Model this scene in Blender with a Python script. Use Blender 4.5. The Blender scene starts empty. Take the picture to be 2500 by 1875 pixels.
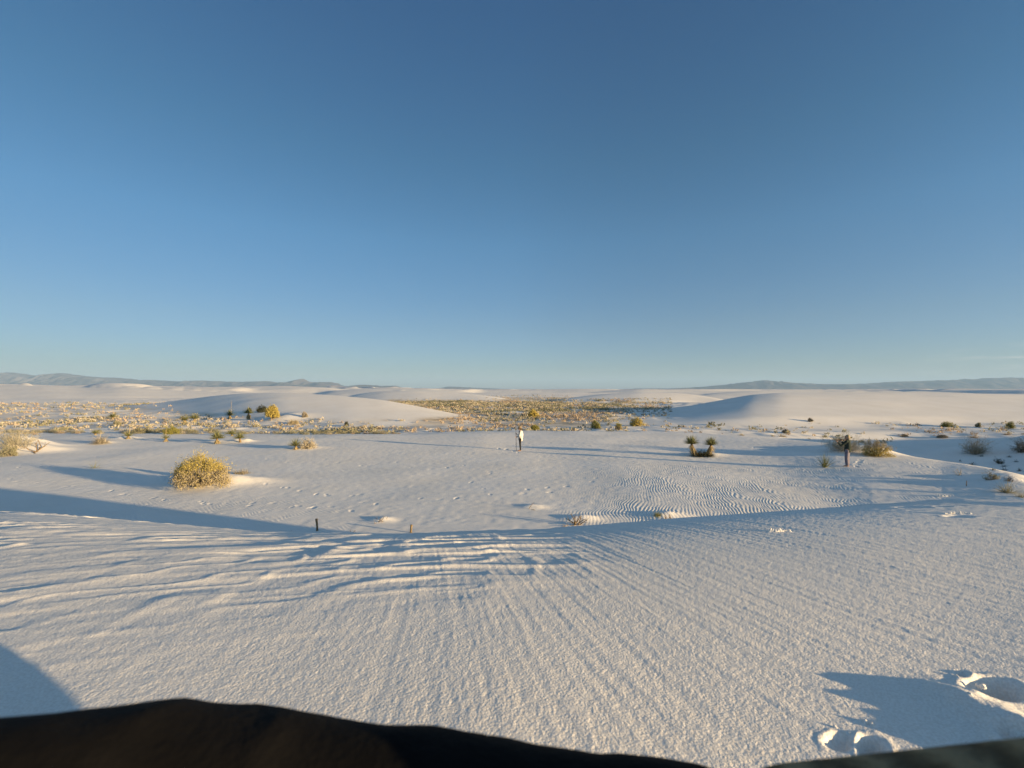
import bpy, bmesh, math, random
import numpy as np
from mathutils import Vector, Matrix

C = bpy.context.scene.collection
sc = bpy.context.scene
R = math.radians
Q = 1.0            # terrain mesh resolution factor

# ---------------------------------------------------------------- camera
CAMZ = 4.45
FPX = 1049.0       # focal length in pixels of the 2500 px wide photograph
cam_data = bpy.data.cameras.new("camera")
cam = bpy.data.objects.new("camera", cam_data)
C.objects.link(cam)
cam.location = (0, 0, CAMZ)
cam.rotation_euler = (R(90), 0, 0)
cam_data.sensor_width = 36
cam_data.lens = 36 * FPX / 2500
cam_data.shift_y = 12.5 / 2500
cam_data.clip_start = 0.02
cam_data.clip_end = 100000
cam_data.dof.use_dof = True
cam_data.dof.focus_distance = 5.0
cam_data.dof.aperture_fstop = 5.0
sc.camera = cam

# ---------------------------------------------------------------- light
SUN_EL, SH_AZ = 5.8, 68.0           # elevation; shadows fall this far left of the view
sx, sy = math.sin(R(SH_AZ)), -math.cos(R(SH_AZ))      # towards the sun
w = bpy.data.worlds.new("World")
sc.world = w
w.use_nodes = True
nt = w.node_tree
nt.nodes.clear()
out = nt.nodes.new("ShaderNodeOutputWorld")
bg = nt.nodes.new("ShaderNodeBackground")
sky = nt.nodes.new("ShaderNodeTexSky")
sky.sky_type = 'NISHITA'
sky.sun_disc = False
sky.sun_elevation = R(SUN_EL)
sky.sun_rotation = math.atan2(sx, sy)
sky.altitude = 1200
sky.air_density = 1.0
sky.dust_density = 0.6
sky.ozone_density = 2.0
bg.inputs['Strength'].default_value = 0.15
# sky colour scaled by height; unseen zenith raised and warmed as added fill
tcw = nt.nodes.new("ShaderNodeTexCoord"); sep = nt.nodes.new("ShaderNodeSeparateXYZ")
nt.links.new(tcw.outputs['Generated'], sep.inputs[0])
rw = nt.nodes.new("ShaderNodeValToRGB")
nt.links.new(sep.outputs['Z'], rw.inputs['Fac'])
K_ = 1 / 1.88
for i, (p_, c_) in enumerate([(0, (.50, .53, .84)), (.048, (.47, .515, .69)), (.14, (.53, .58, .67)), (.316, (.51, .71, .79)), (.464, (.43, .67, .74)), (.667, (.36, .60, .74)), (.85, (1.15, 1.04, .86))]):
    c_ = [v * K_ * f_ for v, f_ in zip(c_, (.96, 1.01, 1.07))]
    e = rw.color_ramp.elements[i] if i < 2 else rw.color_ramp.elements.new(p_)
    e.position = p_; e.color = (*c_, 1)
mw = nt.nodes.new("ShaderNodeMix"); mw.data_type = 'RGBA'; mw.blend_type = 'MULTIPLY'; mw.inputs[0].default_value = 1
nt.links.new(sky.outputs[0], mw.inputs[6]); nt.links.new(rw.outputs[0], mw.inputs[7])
rx_ = nt.nodes.new("ShaderNodeMapRange"); rx_.inputs[1].default_value = -.75; rx_.inputs[2].default_value = 0; rx_.inputs[3].default_value = .76; rx_.inputs[4].default_value = 1
nt.links.new(sep.outputs['X'], rx_.inputs[0])
ry_ = nt.nodes.new("ShaderNodeMapRange"); ry_.inputs[1].default_value = 0; ry_.inputs[2].default_value = .75; ry_.inputs[3].default_value = 1; ry_.inputs[4].default_value = .86
nt.links.new(sep.outputs['X'], ry_.inputs[0])
mm_ = nt.nodes.new("ShaderNodeMath"); mm_.operation = 'MULTIPLY'; nt.links.new(rx_.outputs[0], mm_.inputs[0]); nt.links.new(ry_.outputs[0], mm_.inputs[1])
m2_ = nt.nodes.new("ShaderNodeMix"); m2_.data_type = 'RGBA'; m2_.blend_type = 'MULTIPLY'; m2_.inputs[0].default_value = 1
nt.links.new(mw.outputs[2], m2_.inputs[6]); nt.links.new(mm_.outputs[0], m2_.inputs[7])
# added fill: unseen sky behind the camera brightened and warmed
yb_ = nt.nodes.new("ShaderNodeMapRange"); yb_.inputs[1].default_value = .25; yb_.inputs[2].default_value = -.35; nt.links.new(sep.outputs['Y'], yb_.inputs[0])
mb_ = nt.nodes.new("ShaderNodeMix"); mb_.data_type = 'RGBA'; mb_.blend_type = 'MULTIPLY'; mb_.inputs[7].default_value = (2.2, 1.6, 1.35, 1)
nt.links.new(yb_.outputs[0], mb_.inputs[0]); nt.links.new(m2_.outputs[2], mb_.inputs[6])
cm_ = nt.nodes.new("ShaderNodeMapping"); cm_.inputs['Scale'].default_value = (9, 9, 90)  # faint streaks of high cloud low on the right
cn_ = nt.nodes.new("ShaderNodeTexNoise"); cn_.inputs['Scale'].default_value = 1.6; cn_.inputs['Detail'].default_value = 5
nt.links.new(tcw.outputs['Generated'], cm_.inputs[0]); nt.links.new(cm_.outputs[0], cn_.inputs[0])
c1_ = nt.nodes.new("ShaderNodeMapRange"); c1_.inputs[1].default_value = .52; c1_.inputs[2].default_value = .72
nt.links.new(cn_.outputs[0], c1_.inputs[0])
c2_ = nt.nodes.new("ShaderNodeMapRange"); c2_.inputs[1].default_value = .68; c2_.inputs[2].default_value = .76
nt.links.new(sep.outputs['X'], c2_.inputs[0])
c3_ = nt.nodes.new("ShaderNodeMapRange"); c3_.inputs[1].default_value = .075; c3_.inputs[2].default_value = .045
nt.links.new(sep.outputs['Z'], c3_.inputs[0])
f1_ = nt.nodes.new("ShaderNodeMath"); f1_.operation = 'MULTIPLY'; nt.links.new(c1_.outputs[0], f1_.inputs[0]); nt.links.new(c2_.outputs[0], f1_.inputs[1])
f2_ = nt.nodes.new("ShaderNodeMath"); f2_.operation = 'MULTIPLY'; nt.links.new(f1_.outputs[0], f2_.inputs[0]); nt.links.new(c3_.outputs[0], f2_.inputs[1])
f3_ = nt.nodes.new("ShaderNodeMath"); f3_.operation = 'MULTIPLY'; f3_.inputs[1].default_value = .5; nt.links.new(f2_.outputs[0], f3_.inputs[0])
m3_ = nt.nodes.new("ShaderNodeMix"); m3_.data_type = 'RGBA'; m3_.inputs[7].default_value = (1.9, 1.75, 1.55, 1)
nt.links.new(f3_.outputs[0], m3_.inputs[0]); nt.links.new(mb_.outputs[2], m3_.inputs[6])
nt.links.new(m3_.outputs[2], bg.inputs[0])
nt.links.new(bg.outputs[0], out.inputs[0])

sd = bpy.data.lights.new("sun", 'SUN')
sun = bpy.data.objects.new("sun", sd)
C.objects.link(sun)
sd.energy = 5.0
sd.angle = R(0.5)
sd.color = (1.0, 0.715, 0.37)
dirv = Vector((sx * math.cos(R(SUN_EL)), sy * math.cos(R(SUN_EL)), math.sin(R(SUN_EL))))
sun.rotation_euler = dirv.to_track_quat('Z', 'Y').to_euler()
sun.location = (30, -12, 20)

sc.view_settings.view_transform = 'Standard'
sc.view_settings.look = 'None'
sc.view_settings.gamma = 1
sc.view_settings.exposure = 1.7
sc.cycles.max_bounces = 6
sc.cycles.volume_bounces = 0
sc.cycles.caustics_reflective = False
sc.cycles.caustics_refractive = False

# ---------------------------------------------------------------- noise and terrain
def hsh(ix, iy, seed):
    h = (ix.astype(np.int64) * 374761393 + iy.astype(np.int64) * 668265263 + seed * 974711) & 0xffffffff
    h = ((h ^ (h >> 13)) * 1274126177) & 0xffffffff
    h = (h ^ (h >> 16)) & 0xffffffff
    return h.astype(np.float64) / 2147483647.5 - 1.0

def noise(x, y, seed=0):
    x0 = np.floor(x); y0 = np.floor(y)
    fx = x - x0; fy = y - y0
    fx = fx * fx * fx * (fx * (fx * 6 - 15) + 10)
    fy = fy * fy * fy * (fy * (fy * 6 - 15) + 10)
    a = hsh(x0, y0, seed); b = hsh(x0 + 1, y0, seed)
    c = hsh(x0, y0 + 1, seed); d = hsh(x0 + 1, y0 + 1, seed)
    return (a + (b - a) * fx) * (1 - fy) + (c + (d - c) * fx) * fy

def fbm(x, y, seed=0, oct=3):
    s = 0; a = 1.0; f = 1.0
    for i in range(oct):
        s = s + a * noise(x * f + 17.3 * i, y * f - 9.1 * i, seed + i)
        a *= 0.5; f *= 2.03
    return s

def ss(a, b, x):
    t = np.clip((x - a) / (b - a), 0, 1)
    return t * t * (3 - 2 * t)

def smax(a, b, k):
    h = np.clip(0.5 + 0.5 * (a - b) / k, 0, 1)
    return b + (a - b) * h + k * h * (1 - h)

# near dune: for every heading, the tangent of its rim and the rim's distance
RIM = [(0, 1238, 6.5), (150, 1251, 6.2), (300, 1266, 5.8), (450, 1283, 5.4), (600, 1296, 5.0), (700, 1300, 4.8),
       (1000, 1304, 4.6), (1200, 1299, 4.6), (1350, 1292, 4.8), (1500, 1279, 5.0), (1700, 1262, 5.5), (1900, 1249, 6.2),
       (2000, 1240, 6.6), (2100, 1229, 7.2), (2200, 1219, 8), (2300, 1214, 8.6), (2500, 1211, 9.5)]
TH, SS_, CC_ = [], [], []
H0 = 0.60
TILT = .03          # the near dune leans down to the right
for th, s_, c_ in [(-180, .0, .0), (-130, .0, .0), (-95, .02, .0006), (-70, .02, .001)]:
    TH.append(th); SS_.append(s_); CC_.append(c_)
for px, py, dep in RIM:
    u = (px - 1250) / FPX
    th = math.atan(u)
    tn = (py - 950) / FPX * math.cos(th) - TILT * math.sin(th)
    rr_ = 1.5 * H0 / (tn - .015)
    rr_ *= 1 + .12 * min(1, max(0, math.degrees(th) / 45))
    TH.append(math.degrees(th)); SS_.append(tn - 1.5 * H0 / rr_); CC_.append(.5 * H0 / rr_ ** 3)
for th, s_, c_ in [(56, .015, .0006), (64, .02, .0), (76, .02, .0), (90, .05, .0), (120, .05, .0), (150, .02, .0), (180, .0, .0)]:
    TH.append(th); SS_.append(s_); CC_.append(c_)

_t = np.arange(-180, 180.01, .5); _k = np.exp(-(np.arange(-24, 25) * .5 / 4.0) ** 2 / 2); _k /= _k.sum()
SS_ = np.convolve(np.pad(np.interp(_t, TH, SS_), 24, mode='edge'), _k, 'valid')
CC_ = np.convolve(np.pad(np.interp(_t, TH, CC_), 24, mode='edge'), _k, 'valid'); TH = _t

RID = [  # px, ridge depth, ridge height, level behind, width behind
    (-600, 40, .1, 0, 10), (0, 40, .1, 0, 10), (300, 40, .18, -.05, 8), (700, 37, .29, -.15, 8), (1000, 39, .3, -.2, 8), (1270, 42, .33, -.2, 8),
    (1700, 40, .26, -.25, 8), (1900, 35, .33, -.4, 7), (2040, 31, .46, -.8, 6), (2130, 27.5, .39, -1.1, 6), (2300, 24, .38, -1.3, 6),
    (2430, 21, .45, -1.3, 6), (2500, 19.5, .45, -1.2, 6), (3000, 17, .5, -1, 6)]
RU = np.array([(r[0] - 1250) / FPX for r in RID])

DUNES = [  # crest line in photo pixels and depths: (px, py, crest depth, foot depth), fall-off behind
    dict(p=[(1450, 1010, 82, 52), (1520, 1006, 82, 51), (1600, 999, 82, 50), (1680, 988, 82, 49), (1760, 973, 82, 49), (1830, 960, 82, 49), (1900, 955, 82, 49), (2000, 954, 83, 49),
            (2200, 954, 84, 49), (2350, 956, 84, 49), (2500, 959, 84, 48), (2900, 961, 84, 46)], w=30, k=.08),
    dict(p=[(235, 996, 104, 90), (400, 979, 104, 76), (520, 963, 100, 64), (600, 956, 96, 58), (680, 955, 92, 54), (760, 958, 90, 52), (850, 964, 86, 50),
            (930, 972, 82, 50), (1000, 984, 77, 50), (1080, 1001, 70, 51), (1160, 1021, 62, 53)], w=22),
    dict(p=[(1325, 982, 150, 136), (1400, 968, 165, 134), (1480, 959, 175, 132), (1560, 955, 178, 132), (1640, 957, 178, 134), (1700, 962, 172, 140), (1790, 978, 150, 140)], w=30),
    dict(p=[(820, 975, 190, 178), (860, 962, 195, 170), (930, 953, 200, 160), (1010, 952, 200, 156), (1100, 956, 200, 154), (1180, 963, 190, 150), (1250, 973, 180, 158)], w=30),
    dict(p=[(-400, 937, 300, 190), (0, 939, 300, 180), (120, 941, 290, 170), (200, 946, 280, 170), (300, 943, 280, 170), (420, 950, 270, 180), (560, 955, 260, 190), (700, 965, 250, 200)], w=40),
    dict(p=[(-300, 934, 460, 330), (60, 937, 450, 340), (150, 941, 440, 360), (260, 937, 440, 360), (380, 941, 430, 360), (520, 944, 430, 350), (700, 941, 430, 330), (780, 945, 430, 340), (900, 952, 440, 380)], w=60),
    dict(p=[(780, 955, 330, 280), (860, 949, 330, 270), (930, 947, 330, 260), (1040, 949, 320, 260), (1130, 954, 310, 260), (1190, 962, 300, 270)], w=40),
    dict(p=[(1400, 960, 340, 300), (1480, 953, 350, 290), (1560, 949, 350, 280), (1650, 951, 350, 290), (1740, 957, 340, 300)], w=40),
    dict(p=[(1690, 964, 240, 220), (1760, 957, 250, 215), (1850, 952, 260, 210), (1960, 953, 260, 210), (2100, 958, 250, 220)], w=40),
]
for d in DUNES:
    a = np.array(d['p'], float)
    u_ = (a[:, 0] - 1250) / FPX
    h_ = np.maximum(CAMZ - (a[:, 1] - 950) / FPX * a[:, 2], 0)
    d['u'] = np.linspace(u_[0] - .04, u_[-1] + .04, 400)
    wn = max(3, int(d.get('k', .10) / (d['u'][1] - d['u'][0])))
    ker = np.hanning(wn + 2)[1:-1]; ker /= ker.sum()
    def smooth(v, **k):
        f = np.interp(d['u'], u_, v, **k)
        return np.convolve(np.pad(f, wn, mode='edge'), ker, 'same')[wn:-wn]
    d['dc'] = smooth(a[:, 2]); d['db'] = smooth(a[:, 3]); d['h'] = smooth(h_, left=0, right=0)

def flat_cover(x, y):
    u = x / np.maximum(y, 1)
    uc = lambda px: (px - 1250) / FPX
    c = ss(uc(820), uc(960), u) * (1 - ss(uc(1380), uc(1620), u)) * ss(46, 58, y) * (1 - ss(240, 330, y))
    l = .5 * (1 - ss(uc(500), uc(980), u)) * ss(42, 47, y) * (1 - ss(110, 140, y)) + .35 * ss(uc(300), uc(500), u) * (1 - ss(uc(960), uc(1100), u)) * ss(42, 45, y) * (1 - ss(50, 54, y))
    n = .55 + .6 * noise(x / 5, y / 5, 91) + .4 * noise(x / 1.5, y / 1.5, 92)
    return np.clip((c + l) * n, 0, 1) * (y > 30)

MOUNDS = []     # x, y, height, radius x, radius y
PITS = []       # x, y, depth, radius, direction
def pxy(px, depth):
    return ((px - 1250) / FPX * depth, depth)

def pan(x, y):
    """everything beyond the near dune"""
    yy = np.maximum(y, 3.0)
    u = x / yy
    yc = np.interp(u, RU, [r[1] for r in RID]); zc = np.interp(u, RU, [r[2] for r in RID])
    zb = np.interp(u, RU, [r[3] for r in RID]); wb = np.interp(u, RU, [r[4] for r in RID])
    front = ss(-15, 0, yy - yc) * zc
    back = zc + (zb - zc) * ss(0, 1, (yy - yc) / wb)
    z = np.where(yy < yc, front, back)
    z = z + (0 - zb) * ss(14, 30, yy - yc)
    z = z + 0.07 * noise(x / 9, y / 9, 3) + 0.022 * noise(x / 3.1, y / 3.1, 4)
    # slope at the right edge that falls away to the left
    dr = 3.2 * ss(25.0, 54, x + 0.5 * (y - 30)) * ss(19, 26, y - 0.0 * x) * (1 - ss(33, 40, y))
    z = z + dr
    # hummocky ground of the flat behind the rise
    m = ss(40, 50, y) * (1 - ss(150, 220, y))
    z = z + m * (0.12 * np.maximum(noise(x / 1.7, y / 1.7, 5), -.2) + 0.2 * noise(x / 8, y / 8, 8))
    far = ss(170, 320, y)
    n = 1 - np.abs(noise(x / 110 + .4 * noise(x / 60, y / 60, 21), y / 60, 6))
    z = z + far * ((3.6 + 2.6 * ss(-40, -250, x)) * ss(.5, .99, n)) * (1 - .45 * ss(1200, 4000, y))
    pf = x / 95 + .8 * noise(x / 140, y / 90, 26) + y / 150; fr = pf % 1.0
    saw = np.where(fr < .76, ss(0, .76, fr), 1 - ss(.76, 1.0, fr))
    z = z + ss(210, 300, y) * (1 - ss(900, 2500, y)) * (1.1 + 3.4 * ss(-60, -300, x)) * saw * ss(-.15, .5, noise(x / 170, y / 75, 27))
    for d in DUNES:
        dc = np.interp(u, d['u'], d['dc']); db = np.interp(u, d['u'], d['db'])
        h = np.interp(u, d['u'], d['h'], left=0, right=0)
        ed = 1.0
        tr = (yy - db) / (dc - db); t = np.clip(tr, 0, 1)
        f = 0.5 * t * t * (3 - 2 * t) + 0.5 * np.sin(t * math.pi / 2)
        f = ss(0, .25, t) * (0.25 * t + .75 * np.sin(t * math.pi / 2) ** 1.2) 
        fb = 1 - ss(0, d['w'], yy - dc)
        dz = h * ed * np.where(yy < dc, f, fb)
        dz = dz + h * ed * f * np.minimum(fb, 1) * (0.035 * noise(x / 22, yy / 13, 31) + .02 * noise(x / 9, yy / 6, 32)) * np.where(yy < dc, 1 - t ** 3, 0)
        z = smax(z, dz - .32 - 3 * (1 - ss(-.3, 0, tr)), 0.25)
    return z - CAMZ

def near(x, y):
    rho = np.hypot(x, y)
    th = np.degrees(np.arctan2(x, y))
    s = np.interp(th, TH, SS_); c = np.interp(th, TH, CC_)
    rc = np.minimum(rho, 14)
    z = -H0 - s * rc - c * rc ** 3 - TILT * np.clip(x, -12, 14)
    q = (y - (10.1 - .40 * x)) * .92
    z = z + .98 * np.exp(-((q + .9) / 1.5) ** 2) * ss(8.5, 12.5, x) * (1 - ss(20, 30, x))
    z = z - 4.4 * ss(-.4, 4.0, q) * ss(6.5, 10, x) - 4.4 * ss(26, 50, rho)
    return z

def clods(x, y, zb):
    return zb

def ground(x, y, detail=True):
    x = np.asarray(x, float); y = np.asarray(y, float)
    rho = np.hypot(x, y)
    f = near(x, y)
    p = pan(x, y)
    k = 0.25
    z = smax(f, p, k)
    for (mx, my, mh, rx, ry) in MOUNDS:
        m = (np.abs(x - mx) < 4 * rx) & (np.abs(y - my) < 4 * ry)
        if m.any():
            q = ((x[m] - mx) / rx) ** 2 + ((y[m] - my) / ry) ** 2
            z[m] += mh * np.exp(-q) * (1 + .18 * noise(x[m] / (rx * .5), y[m] / (rx * .5), 77))
    if not detail:
        return z
    for (qx, qy, qd, qr, qa) in PITS:
        m = (np.abs(x - qx) < 3 * qr) & (np.abs(y - qy) < 3 * qr)
        if m.any():
            ca, sa = math.cos(qa), math.sin(qa)
            dx = x[m] - qx; dy = y[m] - qy
            a = (dx * ca + dy * sa) / (qr * 1.25); b = (-dx * sa + dy * ca) / (qr * .7)
            d = np.sqrt(a * a + b * b) + .07 * noise(dx / qr * 1.6, dy / qr * 1.6, int(abs(qx) * 97) % 1000)
            z[m] += -qd * (1 - ss(.25, 1.08, d)) + qd * .07 * np.exp(-((d - 1.18) / .2) ** 2) * (1 + .5 * noise(dx / qr * 2.5, dy / qr * 2.5, 9))
    # wind ripples, lumps and grain of the near dune
    m = rho < 16
    X = x[m]; Y = y[m]; RH = rho[m]
    dune = ss(-.02, .35, f[m] - p[m])
    TA = np.degrees(np.arctan2(X, Y))
    W1 = noise(X / .6, Y / .6, 41); W2 = noise(X / .21, Y / .21, 42); W3 = noise(X / 1.7, Y / 1.7, 43)
    # fine streaks, running away from the camera
    # a: across the streaks, b: along them
    yh = np.maximum(Y, .2) - 1.0
    mh = -.45 * np.tanh((X + .25 * yh) / .9) * 1.2 * (1 - np.exp(-np.maximum(yh, -.6) / 1.2))
    a_ = X + (.25 + .15 * ss(0, 3, X)) * yh - mh + .02 * W3; b_ = Y
    S1 = noise(a_ / .020, b_ / .42, 44); S2 = noise(a_ / .050, b_ / 1.3, 45); S3 = noise(a_ / .012, b_ / .10, 46)
    rA = (.5 + .5 * noise(X / .4, Y / .6, 57)) * .62 * np.sin(2 * math.pi * (a_ / .062 + .55 * S2 + .3 * W2)) + .45 * S1 + .7 * S2 * (1 + .5 * W1) + .3 * S3
    aA = .00056 * (0.35 + .75 * ss(-30, 0, TA)) * (1 + .7 * ss(1.3, 3, RH)) * (1 - .35 * ss(2.6, 4, RH) * (1 - ss(10, 25, TA)))
    # broad wavy ripples towards the rim on the left
    yyB = Y - .30 * X + .20 * np.sin(X * 1.5 + .9 * W3) + .10 * W3 + .03 * W1
    R1 = 1 - np.abs(noise(X / .34 + .5 * W1, yyB / .12, 47)); R2 = 1 - np.abs(noise(X / .19, yyB / .07, 48))
    rB = ss(.55, 1.0, R1) + .45 * ss(.5, 1, R2) - .5
    rB = rB * np.clip(.9 + .7 * noise(X / .9, Y / .5, 49), .2, 1.6)
    mB = ss(.95, 1.7, RH + .25 * W3) * (1 - ss(-10, 16, TA + 8 * W3 - 20 * ss(2.2, 3.6, RH)))
    aB = .0088 * mB
    # rough ground along the crest on the right
    W5 = noise(X / .75, Y / .4, 51)
    mC = ss(15, 25, TA) * ss(4.6, 6.0, RH)
    lum = .010 * W3 + .0022 * W1 + .0004 * W2 + .03 * mC * np.maximum(W5 - .25, 0)
    gr = (.00022 * noise(X / .019, Y / .019, 61) + .0003 * noise(X / .009, Y / .009, 62)) * (1 - ss(3, 7, RH))
    gr = gr + .0012 * noise(X / .06, Y / .045, 63) * ss(2.5, 6, RH)
    z[m] += dune * (aA * rA + aB * rB + lum * np.minimum(RH / 1.2, 1) + gr)
    # vermiform ripples on the flat below
    m = (rho > 10) & (rho < 48)
    X = x[m]; Y = y[m]
    U = X / Y
    pn = 1 - ss(-.3, .05, f[m] - p[m])
    V1 = noise(X / .9, Y / 1.1, 71); V2 = noise(X / .35, Y / .35, 72); V3 = noise(X / 4, Y / 4, 73)
    strong = ss(-.05, .45, U + .1 * V3) * (1 - ss(23, 27, Y + 2 * V3)) + .6 * (1 - ss(16.5, 20, Y + V3)) * (1 - ss(-.2, .1, U))
    ang = np.where(U > .1, 1.0, .75)
    ph = (X * .86 + Y * (-.25) + .12 * V1 + .05 * V2) / .105
    phl = (X * .55 + Y * .8 + .11 * V1 + .045 * V2) / .12
    wr = ss(-.15, .3, U)
    rr = np.sin(2 * math.pi * ph) * wr + np.sin(2 * math.pi * phl) * (1 - wr)
    z[m] += pn * (.0052 * np.clip(strong, 0, 1) * rr * (.6 + .5 * V1) + .004 * noise(X / .25, Y / .25, 75))
    return z

def gz(x, y):
    return float(ground(np.array([x]), np.array([y]), False)[0]) + CAMZ

def place(px, py, lo=9.0, hi=400):
    """ground point seen at a pixel of the photograph"""
    u = (px - 1250) / FPX; t = (py - 950) / FPX
    d = np.exp(np.linspace(math.log(lo), math.log(hi), 2500))
    g = ground(u * d, d, False)
    ray = -t * d
    k = np.argmax(ray < g)
    if k == 0:
        k = 1
    a = (ray[k - 1] - g[k - 1]); b = (g[k] - ray[k])
    f = a / (a + b) if a + b else 0
    dd = d[k - 1] + f * (d[k] - d[k - 1])
    return Vector((u * dd, dd, gz(u * dd, dd)))

# hummocks under plants (photo pixel, depth)
def mound(px, depth, h, rx, ry):
    x, y = pxy(px, depth); MOUNDS.append((x, y, h, rx, ry))
mound(560, 20.6, .32, 1.6, .8); mound(500, 20.2, .15, 1.5, .9)
mound(40, 31.5, 1.0, 2.3, 1.3); mound(100, 30.5, .35, 1.6, .9)
mound(735, 31.5, .18, 1.3, .7); mound(245, 34.5, .22, .8, .5); mound(312, 37.2, .2, .9, .5)
mound(530, 35, .12, .9, .5); mound(588, 35, .25, 1.0, .5); mound(1715, 28.6, .14, 1.4, .6)
mound(2130, 27.5, .3, 1.8, .8); mound(2080, 28.5, .25, 1.6, .8)
mound(1420, 14.7, .12, .55, .3); mound(1630, 15.0, .12, .6, .35); mound(935, 14.6, .09, .35, .25); mound(1300, 16.2, .07, .5, .3)
mound(2455, 19.5, .2, .8, .5); mound(2475, 18.2, .25, .8, .5); mound(690, 60, .5, 3.5, 2.5)
mound(2035, 29.6, .25, .8, .5)

random.seed(5)
# trails and stray footprints on the flat
def trail(p0, p1, n, jit, d=.018, r=.13):
    n = max(4, int(n * .7))
    for i in range(n):
        f = (i + random.uniform(-.3, .3)) / n
        px = p0[0] + (p1[0] - p0[0]) * f + random.uniform(-jit, jit); py = p0[1] + (p1[1] - p0[1]) * f + random.uniform(-jit, jit) * .3
        q = place(px, py)
        PITS.append((q.x, q.y, d * random.uniform(.6, 1.3), r * random.uniform(.8, 1.25), random.uniform(0, 3)))
trail((10, 1165), (520, 1240), 16, 22); trail((430, 1225), (880, 1245), 20, 22); trail((640, 1185), (900, 1215), 14, 26)
trail((900, 1235), (1400, 1190), 14, 30); trail((560, 1140), (760, 1095), 6, 14); trail((60, 1140), (330, 1110), 8, 20)
trail((2090, 1140), (2105, 1118), 5, 3, .07, .16); trail((1300, 1200), (1560, 1160), 9, 24); trail((1265, 1104), (1200, 1090), 6, 6, .06, .15)
trail((700, 1100), (1250, 1180), 26, 75); trail((1850, 1075), (2150, 1260), 12, 90); trail((0, 1130), (260, 1160), 14, 30, .03, .1)
# deep footprints beside the photographer
NEARP = [((2430, 1668), .055, .060, .3), ((2128, 1835), .032, .034, .6), ((2050, 1822), .016, .03, .4), ((2480, 1815), .03, .04, .9), ((2348, 1628), .008, .02, .4)]
MOUNDS += [(.985, .83, .026, .05, .07), (.96, .92, .022, .05, .05), (.93, .77, .020, .045, .045), (.90, .74, .012, .03, .03), (.70, .735, .012, .035, .025), (.80, .70, .012, .04, .03)]
for (px, py), d, r, a in NEARP:
    dep = 0.66 / ((py - 950) / FPX)
    PITS.append(((px - 1250) / FPX * dep, dep, d, r, a))

for (px, py), d, r, a in [((2228, 1240), .022, .12, .1), ((2340, 1262), .02, .09, .2), ((2300, 1238), .012, .08, .4)]:
    q = place(px, py, lo=.8); PITS.append((q.x, q.y, d, r, a))

def build_ground():
    uf = np.linspace(-1.42, 1.42, int(2100 * Q))
    thf = np.arctan(uf)
    side = np.linspace(thf[-1], 2 * math.pi + thf[0], 160)[1:-1]
    th = np.concatenate([thf, side])
    def seg(a, b, n, e=False):
        return np.exp(np.linspace(math.log(a), math.log(b), int(n), endpoint=e))
    n1 = 560 * Q
    t = np.linspace(1 / .55, 1 / 8, int(n1), endpoint=False)
    r1 = 1 / t
    t2 = np.exp(np.linspace(math.log(1.0), math.log(8), int(n1)))
    # blend so that far rings stay dense too
    mix = np.sort(np.concatenate([r1[::2], t2[::2]]))
    rho = np.concatenate([seg(.03, .55, 26), mix, seg(8.02, 60, 560 * Q), seg(60, 300, 300 * Q), seg(300, 28000, 150 * Q, True)])
    rho = np.unique(rho)
    T, RR = np.meshgrid(th, rho)
    X = (RR * np.sin(T)).ravel(); Y = (RR * np.cos(T)).ravel()
    Z = ground(X, Y) + CAMZ
    nr, ncol = len(rho), len(th)
    co = np.empty((nr * ncol, 3), np.float32)
    co[:, 0] = X; co[:, 1] = Y; co[:, 2] = Z
    i = np.arange((nr - 1) * ncol).reshape(nr - 1, ncol)
    a = i; b = np.roll(i, -1, axis=1); c = b + ncol; d = a + ncol
    faces = np.stack([a, d, c, b], axis=-1).reshape(-1, 4).astype(np.int32)
    me = bpy.data.meshes.new("sand")
    me.vertices.add(len(co)); me.vertices.foreach_set("co", co.ravel())
    me.loops.add(faces.size); me.loops.foreach_set("vertex_index", faces.ravel())
    me.polygons.add(len(faces))
    me.polygons.foreach_set("loop_start", np.arange(0, faces.size, 4, dtype=np.int32))
    me.polygons.foreach_set("loop_total", np.full(len(faces), 4, np.int32))
    me.polygons.foreach_set("use_smooth", np.ones(len(faces), bool))
    me.update(calc_edges=True)
    cov = flat_cover(X, Y) * (1 - ss(.25, .6, Z))
    at = me.attributes.new('litter', 'FLOAT', 'POINT'); at.data.foreach_set('value', cov.astype(np.float32))
    ob = bpy.data.objects.new("sand", me)
    C.objects.link(ob)
    ob['kind'] = 'structure'
    return ob

# ---------------------------------------------------------------- materials
def mat(name):
    m = bpy.data.materials.new(name); m.use_nodes = True
    n = m.node_tree.nodes; n.clear()
    o = n.new("ShaderNodeOutputMaterial"); b = n.new("ShaderNodeBsdfPrincipled")
    m.node_tree.links.new(b.outputs[0], o.inputs[0])
    b.inputs['Roughness'].default_value = 1
    b.inputs['Specular IOR Level'].default_value = 0.1
    return m, n, m.node_tree.links, b, o

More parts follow.
